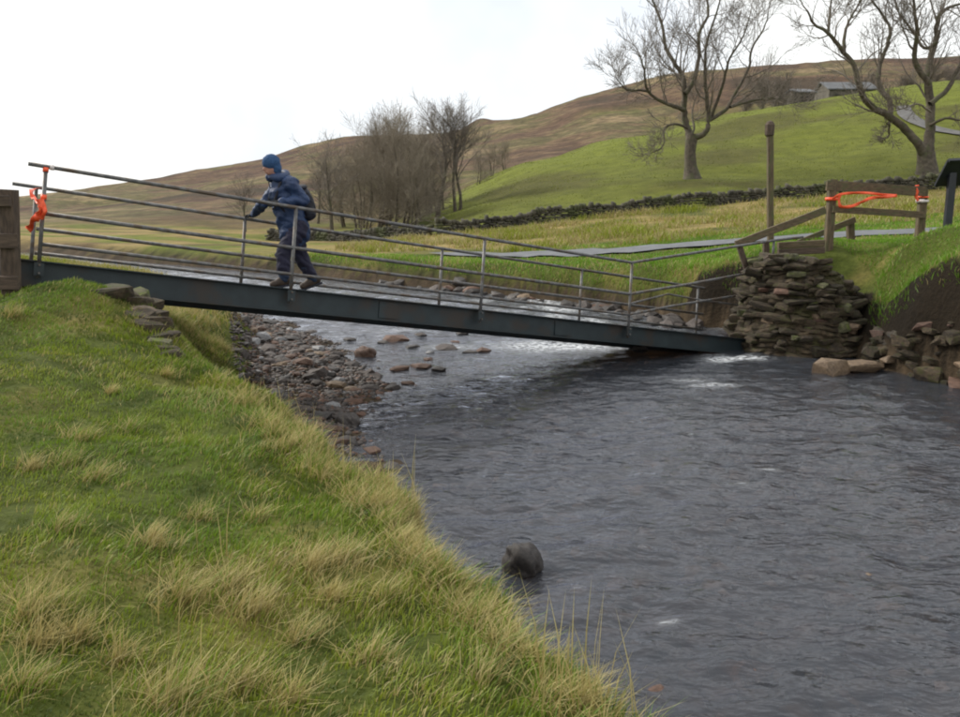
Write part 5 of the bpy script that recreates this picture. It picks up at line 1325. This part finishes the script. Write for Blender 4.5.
# gripping point on the far rail
lo, hi = 0.0, 2.0
for _ in range(40):
    m_ = (lo + hi) / 2
    if proj(BP(m_, fs_, HP - .03))[0] < 247: lo = m_
    else: hi = m_
grip = BP(lo, fs_, HP - .03)
elF = J(264, 203, .26); wrF = grip - LATV * .03 - ax * (-.07) + Vector((0, 0, .06))
hd_f = (fr * .97 - zz_ * .22).normalized(); hd_u = (zz_ * .97 + fr * .22).normalized()
E = (hd_f, rt, hd_u)
body_parts = [('e', head, .098, .076, .118, E), ('e', head + hd_f * .035 - hd_u * .055, .062, .055, .062, E), ('c', head + hd_f * .092 + hd_u * .008, head + hd_f * .110 - hd_u * .022, .011, .017),
              ('c', head + hd_f * .088 - hd_u * .060 - rt * .018, head + hd_f * .088 - hd_u * .060 + rt * .018, .012, .012),
              ('c', head - hd_u * .07, neck - zz_ * .04, .056, .066), ('c', chest, belly, .13, .125), ('c', belly, pelv, .125, .13), ('c', shN, shF, .07, .07), ('c', neck - zz_ * .04, chest, .07, .12),
              ('c', shN, elN, .055, .044), ('c', elN, haN, .042, .03), ('c', shF, elF, .055, .044), ('c', elF, wrF, .042, .03),
              ('c', hipN, knN, .085, .06), ('c', knN, anN, .058, .04), ('c', hipF, knF, .085, .06), ('c', knF, anF, .058, .04), ('c', hipN, hipF, .10, .10)]
add('body', blob(body_parts, .012, 4), 'skin')
for s in (-1, 1):
    mb = MB(); c_ = head + hd_f * .086 + hd_u * .018 + rt * s * .030
    mb.tube([c_ - hd_f * .012, c_, c_ + hd_f * .008], [.004, .012, .003], 8); mb.build('eye', M['eye'], person, True)
jk = [('c', chest + zz_ * .01, belly, .205, .20), ('c', belly, pelv + zz_ * .0, .20, .21), ('c', pelv, pelv - zz_ * .06 - fr * .01, .21, .215), ('c', shN, shF, .105, .105), ('c', neck - zz_ * .05 - fr * .02, chest, .10, .16),
      ('c', shN, elN, .092, .075), ('c', elN, haN + (elN - haN).normalized() * .05, .074, .054), ('c', shF, elF, .092, .075), ('c', elF, wrF + (elF - wrF).normalized() * .05, .074, .052)]
jacket = add('jacket', blob(jk, .015, 5, .020, 8, 5), 'jacket')
# collar / hood roll round the neck
n_c = neck + zz_ * .020 - fr * .005
mb = MB(); pts = [n_c + (fr * math.cos(a) * .105 + rt * math.sin(a) * .105) + zz_ * (.015 * math.cos(a * 2) - .02 * math.cos(a)) for a in [2 * math.pi * k / 18 for k in range(19)]]
mb.tube(pts, [.055 + .012 * math.sin(k) for k in range(19)], 8); mb.build('hood', M['jacket'], jacket, True)
mb = MB(); mb.tube([neck + fr * .13 - zz_ * .05, chest + fr * .175, belly + fr * .180, pelv + fr * .17 - zz_ * .06], .008, 6); mb.build('zip', M['pack'], jacket, True)
tr = [('c', hipN + zz_ * .02, knN, .14, .105), ('c', knN, anN + (knN - anN).normalized() * .10, .105, .09), ('c', hipF + zz_ * .02, knF, .14, .105), ('c', knF, anF + (knF - anF).normalized() * .10, .105, .09), ('c', hipN, hipF, .14, .14)]
add('trousers', blob(tr, .015, 4, .016, 9, 8), 'trouser')
for kn, an in ((knN, anN), (knF, anF)):
    d_ = (an - kn).normalized()
    add('gaiter', blob([('c', an - d_ * .20, an - d_ * .01, .088, .072)], .013, 3, .008, 12, 4), 'gaiter')
# hat pulled low with a rolled rim
hat = add('hat', blob([('e', head + hd_u * .042 - hd_f * .014, .122, .106, .112, E), ('e', head - hd_f * .052 - hd_u * .035, .080, .096, .105, E)], .011, 4, .006, 20, 2), 'hat')
# boots
def boot(an, pitch_):
    t = (fr - zz_ * pitch_).normalized(); hl = an - t * .06 - zz_ * .055; to = an + t * .155 - zz_ * .060
    up_ = rt.cross(t); up_ = up_ if up_.z > 0 else -up_
    b = add('boot', blob([('c', an + zz_ * .06, hl + zz_ * .03, .062, .055), ('c', hl + up_ * .015, to + up_ * .012, .048, .046), ('c', an + zz_ * .01, to - t * .06 + up_ * .02, .058, .050)], .011, 3), 'boot')
    mb = MB(); mb.bar(hl - t * .055 - up_ * .034, to + t * .045 - up_ * .034, .092, .028, up_, .3); mb.build('sole', M['pack'], b)
    return min(hl.z, to.z)
boot(anN, .10); boot(anF, .28)
# gloved hands
def hand(wr, dirv, palm_n, curl, thumb_s, rail=None):
    dirv = dirv.normalized(); palm_n = (palm_n - dirv * palm_n.dot(dirv)).normalized(); side = dirv.cross(palm_n)
    kn_ = wr + dirv * .075
    parts = [('e', wr + dirv * .04, .050, .022, .042, (dirv, palm_n, side)), ('c', wr - dirv * .03, wr + dirv * .02, .034, .032)]
    for k, (o_, L) in enumerate(((-.033, .068), (-.011, .078), (.011, .074), (.033, .058))):
        p_ = kn_ + side * o_; d_ = dirv.copy(); seg = L / 3
        for j in range(3):
            d_ = (Quaternion(side, curl * (.7 if j == 0 else 1.0)) @ d_); q_ = p_ + d_ * seg
            parts.append(('c', p_, q_, .0105 - j * .001, .0098 - j * .001)); p_ = q_
    p_ = wr + dirv * .02 + side * thumb_s * .034; d_ = (dirv * .6 + side * thumb_s * .5 + palm_n * .4).normalized()
    for j in range(2):
        q_ = p_ + d_ * .032; parts.append(('c', p_, q_, .0125, .0115)); p_ = q_; d_ = (d_ + palm_n * .5 + dirv * .3).normalized()
    add('glove', blob(parts, .0055, 2), 'glove')
# right hand closes over the far rail, left hand half closed at the chest strap
side_t = ax
dg_ = (grip + Vector((0, 0, .045)) - wrF)
hand(wrF, dg_, -UPV, -.75 if dg_.normalized().cross(-UPV).dot(ax) > 0 else .75, 1)
hand(haN, (haN - elN), rt - zz_ * .3, .7, 1)
# backpack on the back, with lid, pocket and straps
bk = (chest * .45 + belly * .55) - fr * .25; axb = (chest - belly).normalized(); fb = (fr - axb * fr.dot(axb)).normalized(); Eb = (fb, rt, axb)
pack = add('backpack', blob([('e', bk, .12, .17, .25, Eb), ('c', bk - axb * .14 - rt * .09, bk - axb * .14 + rt * .09, .09, .09), ('c', bk + axb * .13 - rt * .08, bk + axb * .13 + rt * .08, .075, .075)], .014, 4, .008, 9, 3), 'pack')
add('lid', blob([('e', bk + axb * .215 + fb * .01, .095, .145, .045, Eb)], .012, 3), 'pack', pack)
add('pocket', blob([('e', bk - fb * .085 - axb * .05, .045, .105, .12, Eb)], .012, 3), 'pack', pack)
for s in (-1, 1):
    sh_ = (shN if s < 0 else shF) - rt * s * .07
    mb = MB(); mb.tube([bk + axb * .20 + rt * s * .09 + fb * .06, sh_ + zz_ * .095 - fr * .03, sh_ + fr * .12 + zz_ * .01, chest + rt * s * .12 + fr * .165 - zz_ * .08, belly + rt * s * .15 + fr * .11, bk - axb * .18 + rt * s * .12 + fb * .05], [.022] * 6, 6); mb.build('strap', M['pack'], pack, True)
print('objects', len(bpy.data.objects), 'tris', sum(len(m.loop_triangles) or len(m.polygons) * 2 for m in bpy.data.meshes))
